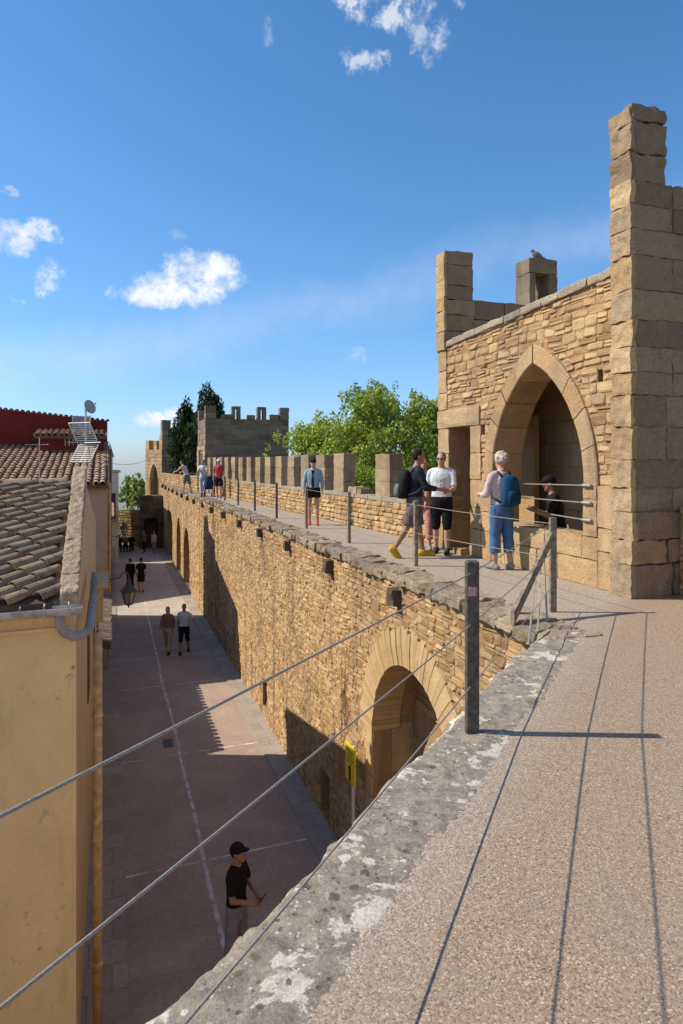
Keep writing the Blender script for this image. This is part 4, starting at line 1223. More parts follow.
NP = [p1+rd*2, p1+rd, p1]; p2 = Vector((2.325, 7.515, 0))
for i, p in enumerate(NP):
    mb = MB(); post(mb, p.x, p.y, .078, 1.05 if i == 2 else 1.17, .0, .07, R(0)); o = mb.build('post', M['post'], nr)
    if i == 2:
        mb = MB(); mb.box(p+Vector((-.028, -.0365, .84)), Vector((.05, 0, 0)), Vector((0, .002, 0)), Z*.055); mb.build('sticker', M['sticker'], o)
        
mb = MB(); post(mb, p2.x, p2.y, .075, 1.04, 0, .05, R(4)); mb.build('post', M['post_wood'], nr)
def cable(mb, pts, r, sag=.0, seg=7):
    out = []
    for a, b in zip(pts[:-1], pts[1:]):
        for k in range(6):
            t = k/6; out.append(a.lerp(b, t)-Z*(sag*4*t*(1-t)))
    out.append(pts[-1]); mb.tube(out, r, seg)
for z, sg in zip(CZ, (.012, .016, .02)):
    mb = MB(); cable(mb, [p+Z*(z+(.115 if j < 2 else 0)) for j, p in enumerate(NP)]+[p2+Z*z], .0039, sg*.4); mb.build('cable', M['cable'], nr, smooth=True)
# diagonal brace plank from the second post down to the kerb, with three tie rods
mb = MB()
ba = Vector((2.30, 7.50, .76)); bb = Vector((1.735, 6.93, .0)); bdn = (ba-bb)
w_ = Vector((.03, -.03, 0))
mb.box(bb-w_*.5-Z*.0, bdn, w_, Z*.13)
mb.build('brace', M['post_wood'], nr)
for (x, y, t) in ((1.69, 6.17, .62), (1.91, 6.64, .72), (2.13, 7.08, .82)):
    mb = MB(); q = bb.lerp(ba, t)+Z*.02
    mb.tube([Vector((x, y, .01)), Vector((x, y, .01)).lerp(q, .38)], .011, 6); mb.tube([Vector((x, y, .01)), q], .0045, 5)
    mb.ell(Vector((x, y, .01)), (.025, .025, .012), 8, 6)
    mb.build('tie_rod', M['steel'], nr)

wr = thing('cable_railing', W(14, 4.57, 0), 'thin steel posts with cables along the outer edge of the rampart walkway', 'railing')
WP = [W(9.9+3.22*k, 4.57, 0) for k in range(16)]
for i, p in enumerate(WP):
    mb = MB(); post(mb, p.x, p.y, .062, 1.04, 0, .062, SANG); mb.build('post', M['post_wood'] if i < 3 else M['post'], wr)
for z in (.97, .52):
    mb = MB(); cable(mb, [p2+Z*(z if z > .6 else .6)]+[p+Z*z for p in WP], .0048, .012, 6); mb.build('cable', M['cable'], wr, smooth=True)

ar = thing('arch_rail', W(9, 5.97, 0), 'three steel rods bracketed across the tall pointed tower arch', 'rail')
for (z0, z1, u1) in ((1.34, 1.30, 9.95), (1.11, 1.10, 9.95), (.88, .90, 8.3)):
    mb = MB(); a = W(7.5, 5.955, z0); b = W(u1, 5.955, z1); mb.tube([a, b], .0085, 7); mb.build('rod', M['steel'], ar)
    mb = MB(); mb.tube([W(7.45, 5.955, z0), W(7.62, 5.955, z0)], .02, 8); mb.tube([W(7.47, 5.955, z0), W(7.47, 6.04, z0)], .016, 8); mb.build('bracket', M['steel'], ar)
for u in (9.62, 9.9):
    mb = MB(); mb.tube([W(u, 5.945, 0), W(u, 5.945, 1.3 if u < 9.7 else 1.1)], .007, 6); mb.build('upright', M['steel'], ar)

mb = MB()
ca = W(46, -.2, 1.6); cb = p0+Z*2.6
pts = [ca.lerp(cb, k/12)-Z*(.5*4*(k/12)*(1-k/12)) for k in range(13)]
mb.tube(pts, .014, 5)
o = mb.build('overhead_wire', M['iron'], None, loc=ca); tag(o, 'thin dark wire strung across the sky over the far end of the street', 'wire')
mb = MB(); mb.tube([W(46, -.2, -1.3), W(46, -.2, 1.7)], .05, 8); o = mb.build('wire_pole', M['zinc'], None, loc=W(46, -.2, -1.3)); tag(o, 'thin grey pole on the far low house carrying the overhead wire', 'pole')

# -------------------------------------------------------------------- people
SK = {'fair': plain_mat('skin_fair', (.50,.29,.20), .55, var=.08, scale=14, bump=0), 'tan': plain_mat('skin_tan', (.34,.18,.11), .55, var=.08, scale=14, bump=0)}
CL = {}
def cloth(name, col, var=.18, scale=9):
    if name not in CL:
        m, nt, p = new_mat(name); t = NT(nt); pos = t.coord()
        n = t.noise(pos, scale, 4, .6, .5)
        t.L.new(t.mix(t.ramp(n, [(.3, 0), (.7, 1)]), tuple(c*(1-var*1.6) for c in col), col), p.inputs['Base Color'])
        p.inputs['Roughness'].default_value = .9
        t.bump(p, t.noise(t.coord((1, 1, .6)), 22, 3, .6, 1.0), .5, .02); CL[name] = m
    return CL[name]

def rotx(v, a): return Vector((v.x, v.y*math.cos(a)-v.z*math.sin(a), v.y*math.sin(a)+v.z*math.cos(a)))

def person(xy, z, yaw, H, label, pose=None, wear=None, vox=.014, group=None, skin='fair', seat=None, girth=1.0):
    P = dict(legs=((12, 6), (-8, 10)), arms=((8, 10, 15, 0), (-6, 10, 15, 0)), lean=0, head=0, nod=0)
    P.update(pose or {}); Wr = dict(top=None, sleeve=.45, bottom=None, leg=.5, shoe=None, hair=None); Wr.update(wear or {})
    k = H/1.75; g = girth
    root = thing('person', (xy[0], xy[1], z), label, 'person', group)
    ly = math.tan(R(P['lean']))
    def T(x, y, zz):                                        # torso point with lean
        return Vector((x, y+max(0, zz-.95)*ly, zz))
    X = Vector((1, 0, 0)); Y = Vector((0, 1, 0))
    # joints
    J = {}
    for sd, (fw, bend) in zip((-1, 1), P['legs']):
        hip = Vector((sd*.092, 0, .90)); a = R(fw); b = R(fw-bend)
        out = P.get('out', 0.03)
        kn = hip+Vector((sd*out, math.sin(a), -math.cos(a))).normalized()*.43
        an = kn+Vector((sd*out*.3, math.sin(b), -math.cos(b))).normalized()*.41
        J[sd] = (hip, kn, an, b)
    mn = min(J[-1][2].z, J[1][2].z)
    dz = (.075-mn) if seat is None else (seat/k-.82)
    def arms():
        for sd, (fw, out, bend, inw) in zip((-1, 1), P['arms']):
            sh = T(sd*.178*g, 0, 1.405); a = R(fw); o_ = R(out)
            el = sh+Vector((sd*math.sin(o_), math.sin(a)*math.cos(o_), -math.cos(a)*math.cos(o_)))*.285
            b = R(fw+bend); i_ = R(inw)
            fd = Vector((-sd*math.sin(i_), math.sin(b)*math.cos(i_), -math.cos(b)*math.cos(i_)))
            wr_ = el+fd*.245
            yield sd, sh, el, wr_, fd
    AR_ = list(arms())
    cy, sy = math.cos(R(yaw)), math.sin(R(yaw))
    def out(mb):
        mb.v = [((x*cy-y*sy)*k+xy[0], (x*sy+y*cy)*k+xy[1], (zz+dz)*k+z) for x, y, zz in mb.v]; return mb
    def fin(mb, name, mat, vx=vox, parent=None, sm=2):
        o = out(mb).build(name, mat, root, smooth=True)
        md = o.modifiers.new('Remesh', 'REMESH'); md.mode = 'VOXEL'; md.voxel_size = vx; md.use_smooth_shade = True
        if sm: s_ = o.modifiers.new('Smooth', 'SMOOTH'); s_.iterations = sm; s_.factor = .5
        return o
    def seg(mb, a, b, ra, rb, c0=True, c1=True, n=12):
        mb.tube([a, b], [ra, rb], n)
        if c0: mb.ell(a, (ra, ra, ra), n, 8)
        if c1: mb.ell(b, (rb, rb, rb), n, 8)
    def yoke(mb, infl=0):
        for sd, sh, el, wr_, fd in AR_:
            mb.tube([T(0, .0, 1.435), sh.lerp(T(0, 0, 1.435), .3)+Z*.012, sh+Z*.0], [.062+infl, .056+infl, .050+infl], 12)
    def torso(mb, infl=0, zmin=.80, zmax=1.52):
        prof = [(.80, .150, .105), (.86, .168, .118), (.93, .168, .122), (1.0, .155, .112), (1.08, .146, .104), (1.18, .156, .110), (1.30, .172, .116), (1.38, .170, .106), (1.43, .135, .085), (1.47, .078, .068), (1.52, .056, .058)]
        rg = []
        for zz, rx, ry in prof:
            if zmin <= zz <= zmax:
                rg.append((T(0, .0, zz), (rx*(g if zz < 1.45 else 1)+infl), (ry*g+infl), X, Y))
        mb.loft(rg, 20)
    hc_ = T(0, .025, 1.635)+Vector((0, .0, 0)); hy = R(P['head']); nd = R(P['nod'])
    def Hd(v):                                            # head-local to body-local
        v = rotx(Vector(v), -nd)
        return hc_+Vector((v.x*math.cos(hy)-v.y*math.sin(hy), v.x*math.sin(hy)+v.y*math.cos(hy), v.z))
    hr = Matrix.Rotation(hy, 3, 'Z') @ Matrix.Rotation(-nd, 3, 'X')
    # body: one continuous surface
    mb = MB(); torso(mb); yoke(mb)
    seg(mb, T(0, 0, 1.44), T(0, .015, 1.57), .058, .053)
    mb.ell(Hd((0, -.005, .02)), (.075, .094, .105), 16, 12, rot=hr)
    mb.ell(Hd((0, .028, -.045)), (.056, .062, .07), 14, 10, rot=hr)
    mb.ell(Hd((0, .095, -.012)), (.013, .022, .02), 8, 6, rot=hr); mb.ell(Hd((0, .088, .01)), (.009, .014, .03), 8, 6, rot=hr)
    mb.ell(Hd((0, .080, -.055)), (.024, .012, .007), 8, 6, rot=hr); mb.ell(Hd((0, .08, -.067)), (.021, .012, .007), 8, 6, rot=hr)
    mb.ell(Hd((0, .07, -.098)), (.025, .02, .016), 8, 6, rot=hr)
    for sd in (-1, 1):
        mb.ell(Hd((sd*.076, -.008, .0)), (.012, .02, .032), 8, 6, rot=hr)
        mb.ell(Hd((sd*.03, .078, .03)), (.024, .014, .008), 8, 6, rot=hr)
    for sd, sh, el, wr_, fd in AR_:
        seg(mb, sh, el, .052, .041); seg(mb, el, wr_, .041, .028)
        s1 = fd.cross(X if abs(fd.x) < .8 else Z).normalized(); s2 = fd.cross(s1).normalized()
        pc = wr_+fd*.05; mb.tube([wr_, wr_+fd*.045, wr_+fd*.085], [.027, .036, .034], 10)
        cur = Vector((0, .35, .25))
        for q, (o_, L) in enumerate(((-.027, .066), (-.009, .076), (.010, .072), (.027, .056))):
            a = wr_+fd*.08+s1*o_; m_ = a+(fd+cur*.18).normalized()*L*.5; e = m_+(fd+cur*.7).normalized()*L*.5
            mb.tube([a, m_, e], [.0105, .0095, .008], 7); mb.ell(e, (.008, .008, .008), 6, 5)
        a = wr_+fd*.03-s1*.026; e = a+(fd*.7-s1*.6+Vector((0, .3, 0))).normalized()*.055; mb.tube([a, e], [.0135, .0095], 7); mb.ell(e, (.0095,)*3, 6, 5)
    for sd in (-1, 1):
        hip, kn, an, b = J[sd]
        seg(mb, hip+Vector((0, 0, .02)), kn, .086*g**.5, .055); seg(mb, kn, kn.lerp(an, .3), .053, .056); seg(mb, kn.lerp(an, .3), an, .056, .036)
        f = Vector((sd*.08, 1, -max(0, min(1.6, -b*2.2)))).normalized()
        tip = an+f*.15+Vector((0, 0, -.045 if b < .3 else -.06)); hl_ = an+f*-.05+Vector((0, 0, -.045))
        mb.tube([hl_, an+f*.05-Z*.04, tip], [.032, .04, .03], 10); mb.ell(tip, (.038, .04, .026), 10, 6); mb.ell(hl_, (.034,)*3, 10, 6)
    bo = fin(mb, 'body', SK[skin])
    FT = bpy.data.textures.get('fold_noise') or bpy.data.textures.new('fold_noise', 'CLOUDS')
    FT.noise_scale = .11; FT.noise_depth = 2
    def folds(o, st=.020):
        if vox < .02:
            d_ = o.modifiers.new('Folds', 'DISPLACE'); d_.texture = FT; d_.strength = st; d_.mid_level = .46; d_.texture_coords = 'LOCAL'
    # trousers, shorts
    if Wr['bottom']:
        mb = MB(); torso(mb, .014, .80, 1.02)
        for sd in (-1, 1):
            hip, kn, an, b = J[sd]; L = Wr['leg']; fl = Wr.get('flare', .012)
            seg(mb, hip+Vector((0, 0, .02)), hip.lerp(kn, min(1, L*1.0)), .102*g**.5, .088+fl if L < 1 else .074+fl*.4, True, L >= 1)
            if L > 1: seg(mb, kn, kn.lerp(an, L-1), .074+fl*.4, .055+fl, True, False)
        folds(fin(mb, 'trousers' if Wr['leg'] > 1.4 else 'shorts', Wr['bottom'], vox))
    if Wr['top']:
        mb = MB(); torso(mb, .013, Wr.get('hem', .86), 1.47); yoke(mb, .010)
        for sd, sh, el, wr_, fd in AR_:
            L = Wr['sleeve']
            mb.ell(sh, (.058,)*3, 12, 8)
            seg(mb, sh, sh.lerp(el, min(1, L)), .060, .058, True, L >= 1)
            if L > 1: seg(mb, el, el.lerp(wr_, min(1, L-1)), .058, .043, True, False)
        folds(fin(mb, 'top', Wr['top'], vox))
    if Wr.get('inner'):
        mb = MB(); mb.loft([(T(0, .048, zz), .06, .085, X, Y) for zz in (.84, 1.0, 1.2, 1.4, 1.45)], 14)
        fin(mb, 'shirt', Wr['inner'], vox)
    if Wr['shoe']:
        bg = Wr.get('bigshoe', 0)
        for sd in (-1, 1):
            mb = MB()
            hip, kn, an, b = J[sd]; f = Vector((sd*.08, 1, -max(0, min(1.6, -b*2.2)))).normalized()
            hl_ = an+f*-.05-Z*.035; md_ = an+f*.05-Z*.035; tip = an+f*.16-Z*.045
            mb.tube([hl_, md_, tip], [.044+bg, .047+bg, .038+bg], 12); mb.ell(tip, (.042+bg, .05+bg, .032+bg), 12, 8); mb.ell(hl_, (.046+bg, .046+bg, .045+bg), 12, 8)
            mb.tube([an-Z*.03, an+Z*.03], [.048+bg, .046+bg], 12)
            fin(mb, 'shoe', Wr['shoe'], vox)
    if Wr['hair']:
        mb = MB(); st = Wr.get('style', 'short')
        if st == 'fluffy':
            rr2 = random.Random(3); mb.ell(Hd((0, -.025, .045)), (.10, .11, .105), 14, 10, rot=hr)
            for q in range(34):
                a = rr2.uniform(0, 6.28); e = rr2.uniform(-.5, 1.3); v = Vector((math.cos(a)*math.cos(e)*.095, math.sin(a)*math.cos(e)*.105-.028, math.sin(e)*.1+.045))
                if v.y < .055: mb.ell(Hd(v), (.026, .026, .026), 8, 6)
        else:
            mb.ell(Hd((0, -.024, .033)), (.083, .098, .104), 14, 10, rot=hr)
            if st == 'long':
                for q in range(6): mb.ell(Hd((0, -.055, -.03-.045*q)), (.085-.006*q, .055-.003*q, .05), 12, 8, rot=hr)
        fin(mb, 'hair', Wr['hair'], vox)
    if Wr.get('cap'):
        mb = MB(); mb.ell(Hd((0, -.005, .06)), (.088, .108, .085), 14, 10, rot=hr); mb.ell(Hd((0, .10, .052)), (.07, .085, .010), 14, 8, rot=hr)
        fin(mb, 'cap', Wr['cap'], min(vox, .012), sm=1)
    if Wr.get('hat'):
        mb = MB(); mb.ell(Hd((0, -.005, .07)), (.09, .11, .09), 14, 10, rot=hr); mb.ell(Hd((0, 0, .05)), (.15, .17, .014), 16, 8, rot=hr)
        fin(mb, 'hat', Wr['hat'], min(vox, .014), sm=1)
    if Wr.get('glasses'):
        mb = MB()
        for sd in (-1, 1):
            mb.ell(Hd((sd*.033, .088, .018)), (.027, .012, .019), 10, 8, rot=hr); mb.tube([Hd((sd*.058, .082, .022)), Hd((sd*.08, -.01, .02))], .004, 5)
        mb.tube([Hd((-.02, .093, .022)), Hd((.02, .093, .022))], .004, 5)
        out(mb).build('sunglasses', M['sign_ink'], root, smooth=True)
    if Wr.get('watch'):
        mb = MB(); sd, sh, el, wr_, fd = AR_[1 if Wr['watch'] > 0 else 0]; mb.tube([wr_-fd*.03, wr_-fd*.005], .034, 10); out(mb).build('watch', M['sign_ink'], root)
    def place(v):
        v = Vector(v); return Vector(((v.x*cy-v.y*sy)*k+xy[0], (v.x*sy+v.y*cy)*k+xy[1], (v.z+dz)*k+z))
    return dict(root=root, place=place, T=T, arms=AR_, k=k, hd=Hd)

def backpack(pp, label, mat, mat2, s=1.0):
    T = pp['T']; c = pp['place'](T(0, -.20, 1.20))
    t = thing('backpack', c, label, 'backpack')
    def lf(rings):
        mb = MB()
        for (x, y, zz, rx, ry) in rings: pass
        X = Vector((1, 0, 0)); Y = Vector((0, 1, 0))
        mb.loft([(T(x, y, zz), rx*s, ry*s, X, Y) for x, y, zz, rx, ry in rings], 18)
        mb.v = [tuple(pp['place'](v)) for v in mb.v]; return mb
    lf([(0, -.20, .955, .09, .05), (0, -.21, .975, .135, .08), (0, -.215, 1.1, .15, .095), (0, -.21, 1.25, .145, .09), (0, -.20, 1.36, .13, .075), (0, -.19, 1.41, .10, .055), (0, -.185, 1.43, .05, .03)]).build('pack', mat, t, smooth=True)
    lf([(0, -.295, .99, .08, .03), (0, -.30, 1.01, .105, .045), (0, -.305, 1.12, .11, .05), (0, -.30, 1.19, .10, .035), (0, -.295, 1.2, .06, .02)]).build('pocket', mat2, t, smooth=True)
    for sd in (-1, 1):
        mb = MB(); pts = [T(sd*.09, -.13, 1.40), T(sd*.105, -.05, 1.475), T(sd*.11, .06, 1.45), T(sd*.115, .128, 1.34), T(sd*.135, .115, 1.2), T(sd*.16, .0, 1.08), T(sd*.12, -.13, 1.02)]
        mb.tube([pp['place'](p) for p in pts], .018*pp['k'], 6); mb.build('strap', mat2, t, smooth=True)
    return t

H_dark = cloth('hair_dark', (.025,.018,.014)); H_grey = cloth('hair_grey', (.60,.53,.45), .3, 40); H_brown = cloth('hair_brown', (.10,.05,.028), .3, 30); H_salt = cloth('hair_salt', (.22,.2,.18), .3, 40)
black = cloth('black_cotton', (.014,.013,.014)); navy = cloth('navy_knit', (.022,.024,.038)); white = cloth('white_cotton', (.66,.66,.66), .08)
pale = cloth('pale_grey_trousers', (.24,.24,.29)); beige_c = cloth('beige_trousers', (.42,.34,.27)); brown_c = cloth('brown_jacket', (.21,.145,.115)); denim = cloth('blue_denim', (.075,.16,.32)); teal = cloth('faded_denim_jacket', (.26,.40,.46))
pink = cloth('pink_trainers', (.75,.10,.14)); yellow_c = cloth('yellow_trainers', (.62,.36,.03)); mauve = cloth('mauve_shorts', (.16,.115,.12)); rose = cloth('pale_pink_shirt', (.60,.46,.47), .12); pinkt = cloth('pink_top', (.55,.26,.24)); red_c = cloth('red_tee', (.50,.06,.07)); grey_s = cloth('grey_trainers', (.30,.27,.25)); lav = cloth('pale_blue_shirt', (.48,.52,.60), .1); polo_c = cloth('white_polo', (.62,.66,.69), .1)
blue_p = cloth('blue_nylon', (.015,.075,.17)); blue_p2 = cloth('blue_nylon_dark', (.012,.045,.10)); black_p = cloth('black_nylon', (.018,.018,.02)); grey_p = cloth('grey_nylon', (.16,.17,.18))
dark_s = cloth('dark_shoes', (.05,.045,.045))

# street
pm = person((-1.43, 9.3), STREET, -108, 1.78, 'man in black t-shirt and dark cap standing in the street looking up, holding a phone', dict(legs=((4, 4), (-4, 4)), arms=((14, 12, 62, 38), (10, 8, 62, 32)), head=-4, nod=-8), dict(top=black, sleeve=.75, bottom=pale, leg=1.9, shoe=dark_s, hair=H_dark, cap=black), .011, skin='tan')
a0, a1 = pm['arms'][0], pm['arms'][1]
ph = pm['place']((a0[3]+a0[4]*.09+a1[3]+a1[4]*.09)/2+Vector((0, .03, .02)))
tph = thing('phone', ph, 'dark phone in the hands of the man in the black t-shirt', 'phone')
mb = MB(); fx = Vector((math.cos(R(-108)), math.sin(R(-108)), 0)); fy = Vector((-fx.y, fx.x, 0))
mb.box(ph-fx*.075-Z*.0, fx*.15, fy*.012, (Z*.06+fy*.05)); mb.build('case', M['sign_ink'], tph)
mb = MB(); mb.box(ph-fx*.07-fy*.004+Z*.006, fx*.14, fy*.002, (Z*.05+fy*.042)); mb.build('screen', plain_mat('phone_screen', (.22,.06,.11), .2, bump=0), tph)
person((-6.36, 25.0), STREET, 172, 1.70, 'woman in brown jacket and pale trousers walking beside the man in a white shirt', dict(legs=((14, 4), (-14, 14)), arms=((-12, 8, 15, 0), (12, 8, 20, 0))), dict(top=brown_c, sleeve=1.85, bottom=beige_c, leg=1.85, flare=.03, shoe=dark_s, hair=H_brown, style='long'), .018)
person((-5.76, 25.0), STREET, 184, 1.80, 'man in white shirt and black shorts walking down the shaded street, one arm out', dict(legs=((-12, 12), (14, 6)), arms=((10, 38, 50, -30), (-8, 8, 12, 0))), dict(top=lav, sleeve=.75, bottom=black, leg=1.05, flare=.02, shoe=dark_s, hair=H_dark), .018, skin='tan')
person((-10.80, 36.8), STREET, 10, 1.82, 'man in dark clothes and shorts walking away down the street just right of the lantern', dict(legs=((8, 4), (-8, 10)), arms=((8, 14, 15, 0), (-8, 14, 15, 0))), dict(top=black, sleeve=.8, bottom=black, leg=.9, shoe=dark_s, hair=H_dark), .024)
person((-11.45, 37.0), STREET, 5, 1.76, 'person in black partly hidden behind the hanging lantern', dict(legs=((-8, 8), (8, 4))), dict(top=black, sleeve=1.8, bottom=black, leg=1.8, shoe=dark_s, hair=H_dark), .024)
bench_p = W(56.2, 1.15, STREET)
bt = thing('street_bench', bench_p, 'low stone bench under the ochre end wall with people sitting on it', 'bench')
mb = MB(); mb.ubox(55.95, 56.4, -.1, 1.75, STREET+.36, STREET+.46); mb.build('seat', M['coping'], bt)
for v in (.0, 1.45):
    mb = MB(); mb.ubox(56.0, 56.35, v, v+.2, STREET, STREET+.36); mb.build('leg', M['coping'], bt)
for i, (v, lab, c) in enumerate(((.1, 'leftmost of the dark figures sitting on the far bench', black), (.55, 'second figure from the left on the far bench, in navy', navy), (1.0, 'third figure from the left on the far bench, in brown', brown_c), (1.45, 'rightmost and tallest of the dark figures on the far bench', black))):
    q = W(56.15, v, STREET)
    person((q.x, q.y), STREET, 198, 1.70+.06*(i == 3), lab, dict(legs=((82, 84), (84, 82)), arms=((25, 8, 50, 20), (25, 8, 50, 20)), lean=8), dict(top=c, sleeve=1.8, bottom=black, leg=1.85, shoe=dark_s, hair=H_dark), .03, 'people sitting on the far bench', seat=.46)
q = W(55, 2.35, STREET); person((q.x, q.y), STREET, 150, 1.68, 'small figure in a dark top standing before the dark gateway', dict(), dict(top=brown_c, sleeve=.8, bottom=black, leg=1.8, shoe=dark_s, hair=H_brown), .03)
q = W(54, 3.05, STREET); person((q.x, q.y), STREET, 170, 1.72, 'small figure in pale clothes by the wall right of the dark gateway', dict(), dict(top=rose, sleeve=.8, bottom=pale, leg=1.8, shoe=grey_s, hair=H_brown), .03)

# on the walkway
person((-.74, 17.9), 0, 176, 1.72, 'person in blue denim jacket, dark cap and pink trainers standing on the walkway', dict(legs=((2, 3), (-3, 2)), arms=((4, 14, 14, 0), (6, 12, 20, 0))), dict(top=teal, sleeve=1.75, inner=black, bottom=black, leg=.42, flare=.02, shoe=pink, hair=H_brown, cap=black, glasses=True), .014)
pn = person((1.27, 11.86), 0, -84, 1.86, 'tall man in navy top and yellow trainers greeting another man, wearing a grey backpack', dict(legs=((12, 2), (-20, 12)), arms=((4, 8, 40, 0), (22, 10, 60, 10)), lean=4, head=-4, nod=3), dict(top=navy, sleeve=1.72, bottom=mauve, leg=.92, flare=.02, shoe=yellow_c, bigshoe=.012, hair=H_dark), .012, skin='tan')
backpack(pn, 'black and grey backpack on the man with yellow trainers', black_p, grey_p, 1.05)
person((1.80, 12.3), 0, 158, 1.80, 'grey haired man in white polo and sunglasses with dark shorts beside the doorway', dict(legs=((3, 2), (-2, 4)), arms=((14, 8, 66, 14), (2, 13, 12, 0)), lean=-1, nod=4), dict(top=polo_c, sleeve=.85, bottom=black, leg=1.02, flare=.02, shoe=dark_s, hair=H_salt, glasses=True, watch=1), .012, girth=1.1)
person((1.56, 12.95), 0, 172, 1.72, 'brown haired woman in pink half hidden behind the two greeting men', dict(), dict(top=pinkt, sleeve=.6, bottom=pinkt, leg=1.7, shoe=grey_s, hair=H_brown, style='long'), .014)
pw = person((2.46, 10.5), 0, 26, 1.76, 'white haired woman in pink shirt and blue cropped jeans looking into the tower arch', dict(legs=((3, 3), (-3, 4)), arms=((12, 14, 75, 18), (26, 10, 70, 20)), head=8, nod=4), dict(top=rose, sleeve=1.7, hem=.86, bottom=denim, leg=1.55, flare=.03, shoe=grey_s, hair=H_grey, style='fluffy'), .012, girth=1.04)
backpack(pw, 'blue backpack worn by the white haired woman', blue_p, blue_p2, 1.06)
ps = person((3.42, 10.75), .04, 78, 1.74, 'person in black with a dark cap sitting in the shade inside the tower arch', dict(legs=((78, 80), (84, 82)), arms=((16, 10, 95, 20), (12, 10, 100, 24)), lean=10, nod=10), dict(top=black, sleeve=.8, bottom=black, leg=1.0, shoe=dark_s, hair=H_dark, cap=black), .014, skin='tan', seat=.45)
q = Vector((3.46, 10.75, 0)); qu, qv = UV(q.x, q.y)
sb = thing('stone_bench', W(qu, qv, 0), 'stone bench inside the tower under the person in black', 'bench')
mb = MB(); noisy_block(mb, W(qu-.5, qv-.2, .32), S*1.0, N*.45, Z*.12, .008, 4, None, rp); mb.build('seat', M['ashlar'], sb)
mb = MB(); noisy_block(mb, W(qu-.4, qv-.15, 0), S*.8, N*.35, Z*.32, .008, 4, None, rp); mb.build('base', M['ashlar'], sb)
person((-8.15, 36.0), 0, 60, 1.72, 'person in pale shirt leaning on the railing far along the walkway', dict(legs=((12, 4), (-14, 6)), arms=((50, 8, 20, 0), (45, 8, 20, 0)), lean=26), dict(top=rose, sleeve=.7, bottom=grey_p, leg=.9, shoe=grey_s, hair=H_brown), .02)
person((-6.72, 33.2), 0, 180, 1.76, 'person in white t-shirt walking on the walkway behind a dark pushchair', dict(legs=((14, 4), (-14, 10)), arms=((35, 8, 45, 0), (35, 8, 45, 0))), dict(top=white, sleeve=.7, bottom=lav, leg=1.8, shoe=grey_s, hair=H_dark), .02, skin='tan')
person((-5.62, 31.3), 0, 176, 1.76, 'person in red t-shirt, white hat and navy shorts on the walkway', dict(legs=((10, 4), (-8, 8)), arms=((8, 12, 20, 0), (-4, 12, 20, 0))), dict(top=red_c, sleeve=.7, bottom=navy, leg=.85, flare=.02, shoe=grey_s, hair=H_brown, hat=white), .02)
# pushchair
pc = Vector((-6.35, 32.5, 0)); pt = thing('pushchair', pc, 'dark folding pushchair pushed along the walkway in front of the person in white', 'pushchair')
mb = MB(); mb.loft([(pc+Vector((0, .12, .35)), .18, .22, Vector((1,0,0)), Vector((0,1,0))), (pc+Vector((0, .1, .5)), .22, .26, Vector((1,0,0)), Vector((0,1,0))), (pc+Vector((0, .2, .8)), .21, .16, Vector((1,0,0)), Vector((0,1,0))), (pc+Vector((0, .16, .98)), .18, .2, Vector((1,0,0)), Vector((0,1,0)))], 12); mb.build('seat', blue_p2, pt, smooth=True)
mb = MB()
for sx in (-.22, .22):
    mb.tube([pc+Vector((sx, -.3, .1)), pc+Vector((sx, .3, .75)), pc+Vector((sx, .5, 1.02))], .013, 6); mb.tube([pc+Vector((sx, .3, .1)), pc+Vector((sx, -.05, .5))], .013, 6)
mb.tube([pc+Vector((-.22, .5, 1.02)), pc+Vector((.22, .5, 1.02))], .016, 6); mb.build('frame', M['iron'], pt)
for sx in (-.24, .24):
    for sy_ in (-.3, .3):
        mb = MB(); c_ = pc+Vector((sx, sy_, .1)); mb.tube([c_-Vector((.02, 0, 0)), c_+Vector((.02, 0, 0))], .1, 14); mb.build('wheel', M['sign_ink'], pt)

# pigeon on the slotted merlon
bp = W(11.9, 8.2, 5.73)
bd_ = thing('pigeon', bp, 'grey pigeon perched on the slotted merlon of the near tower', 'bird')
mb = MB(); t_ = Vector((1, .1, 0)).normalized(); rot = Matrix.Rotation(R(32), 3, 'Y')
mb.ell(bp+Z*.12, (.125, .06, .068), 14, 10, rot=rot); mb.ell(bp+Vector((-.10, 0, .215)), (.036, .032, .036), 10, 8)
mb.tube([bp+Vector((-.06, 0, .16)), bp+Vector((-.095, 0, .205))], [.05, .03], 10)
mb.tube([bp+Vector((.07, 0, .08)), bp+Vector((.21, 0, .02))], [.04, .018], 8); mb.tube([bp+Vector((-.13, 0, .212)), bp+Vector((-.16, 0, .205))], [.009, .003], 6)
for s_ in (-.02, .02): mb.tube([bp+Vector((-.01, s_, -.005)), bp+Vector((-.01, s_, .07))], .006, 5)
o = mb.build('body', plain_mat('pigeon_grey', (.20,.17,.165), .7, var=.3, scale=30), bd_, smooth=True)
md = o.modifiers.new('Remesh', 'REMESH'); md.mode = 'VOXEL'; md.voxel_size = .008; md.use_smooth_shade = True

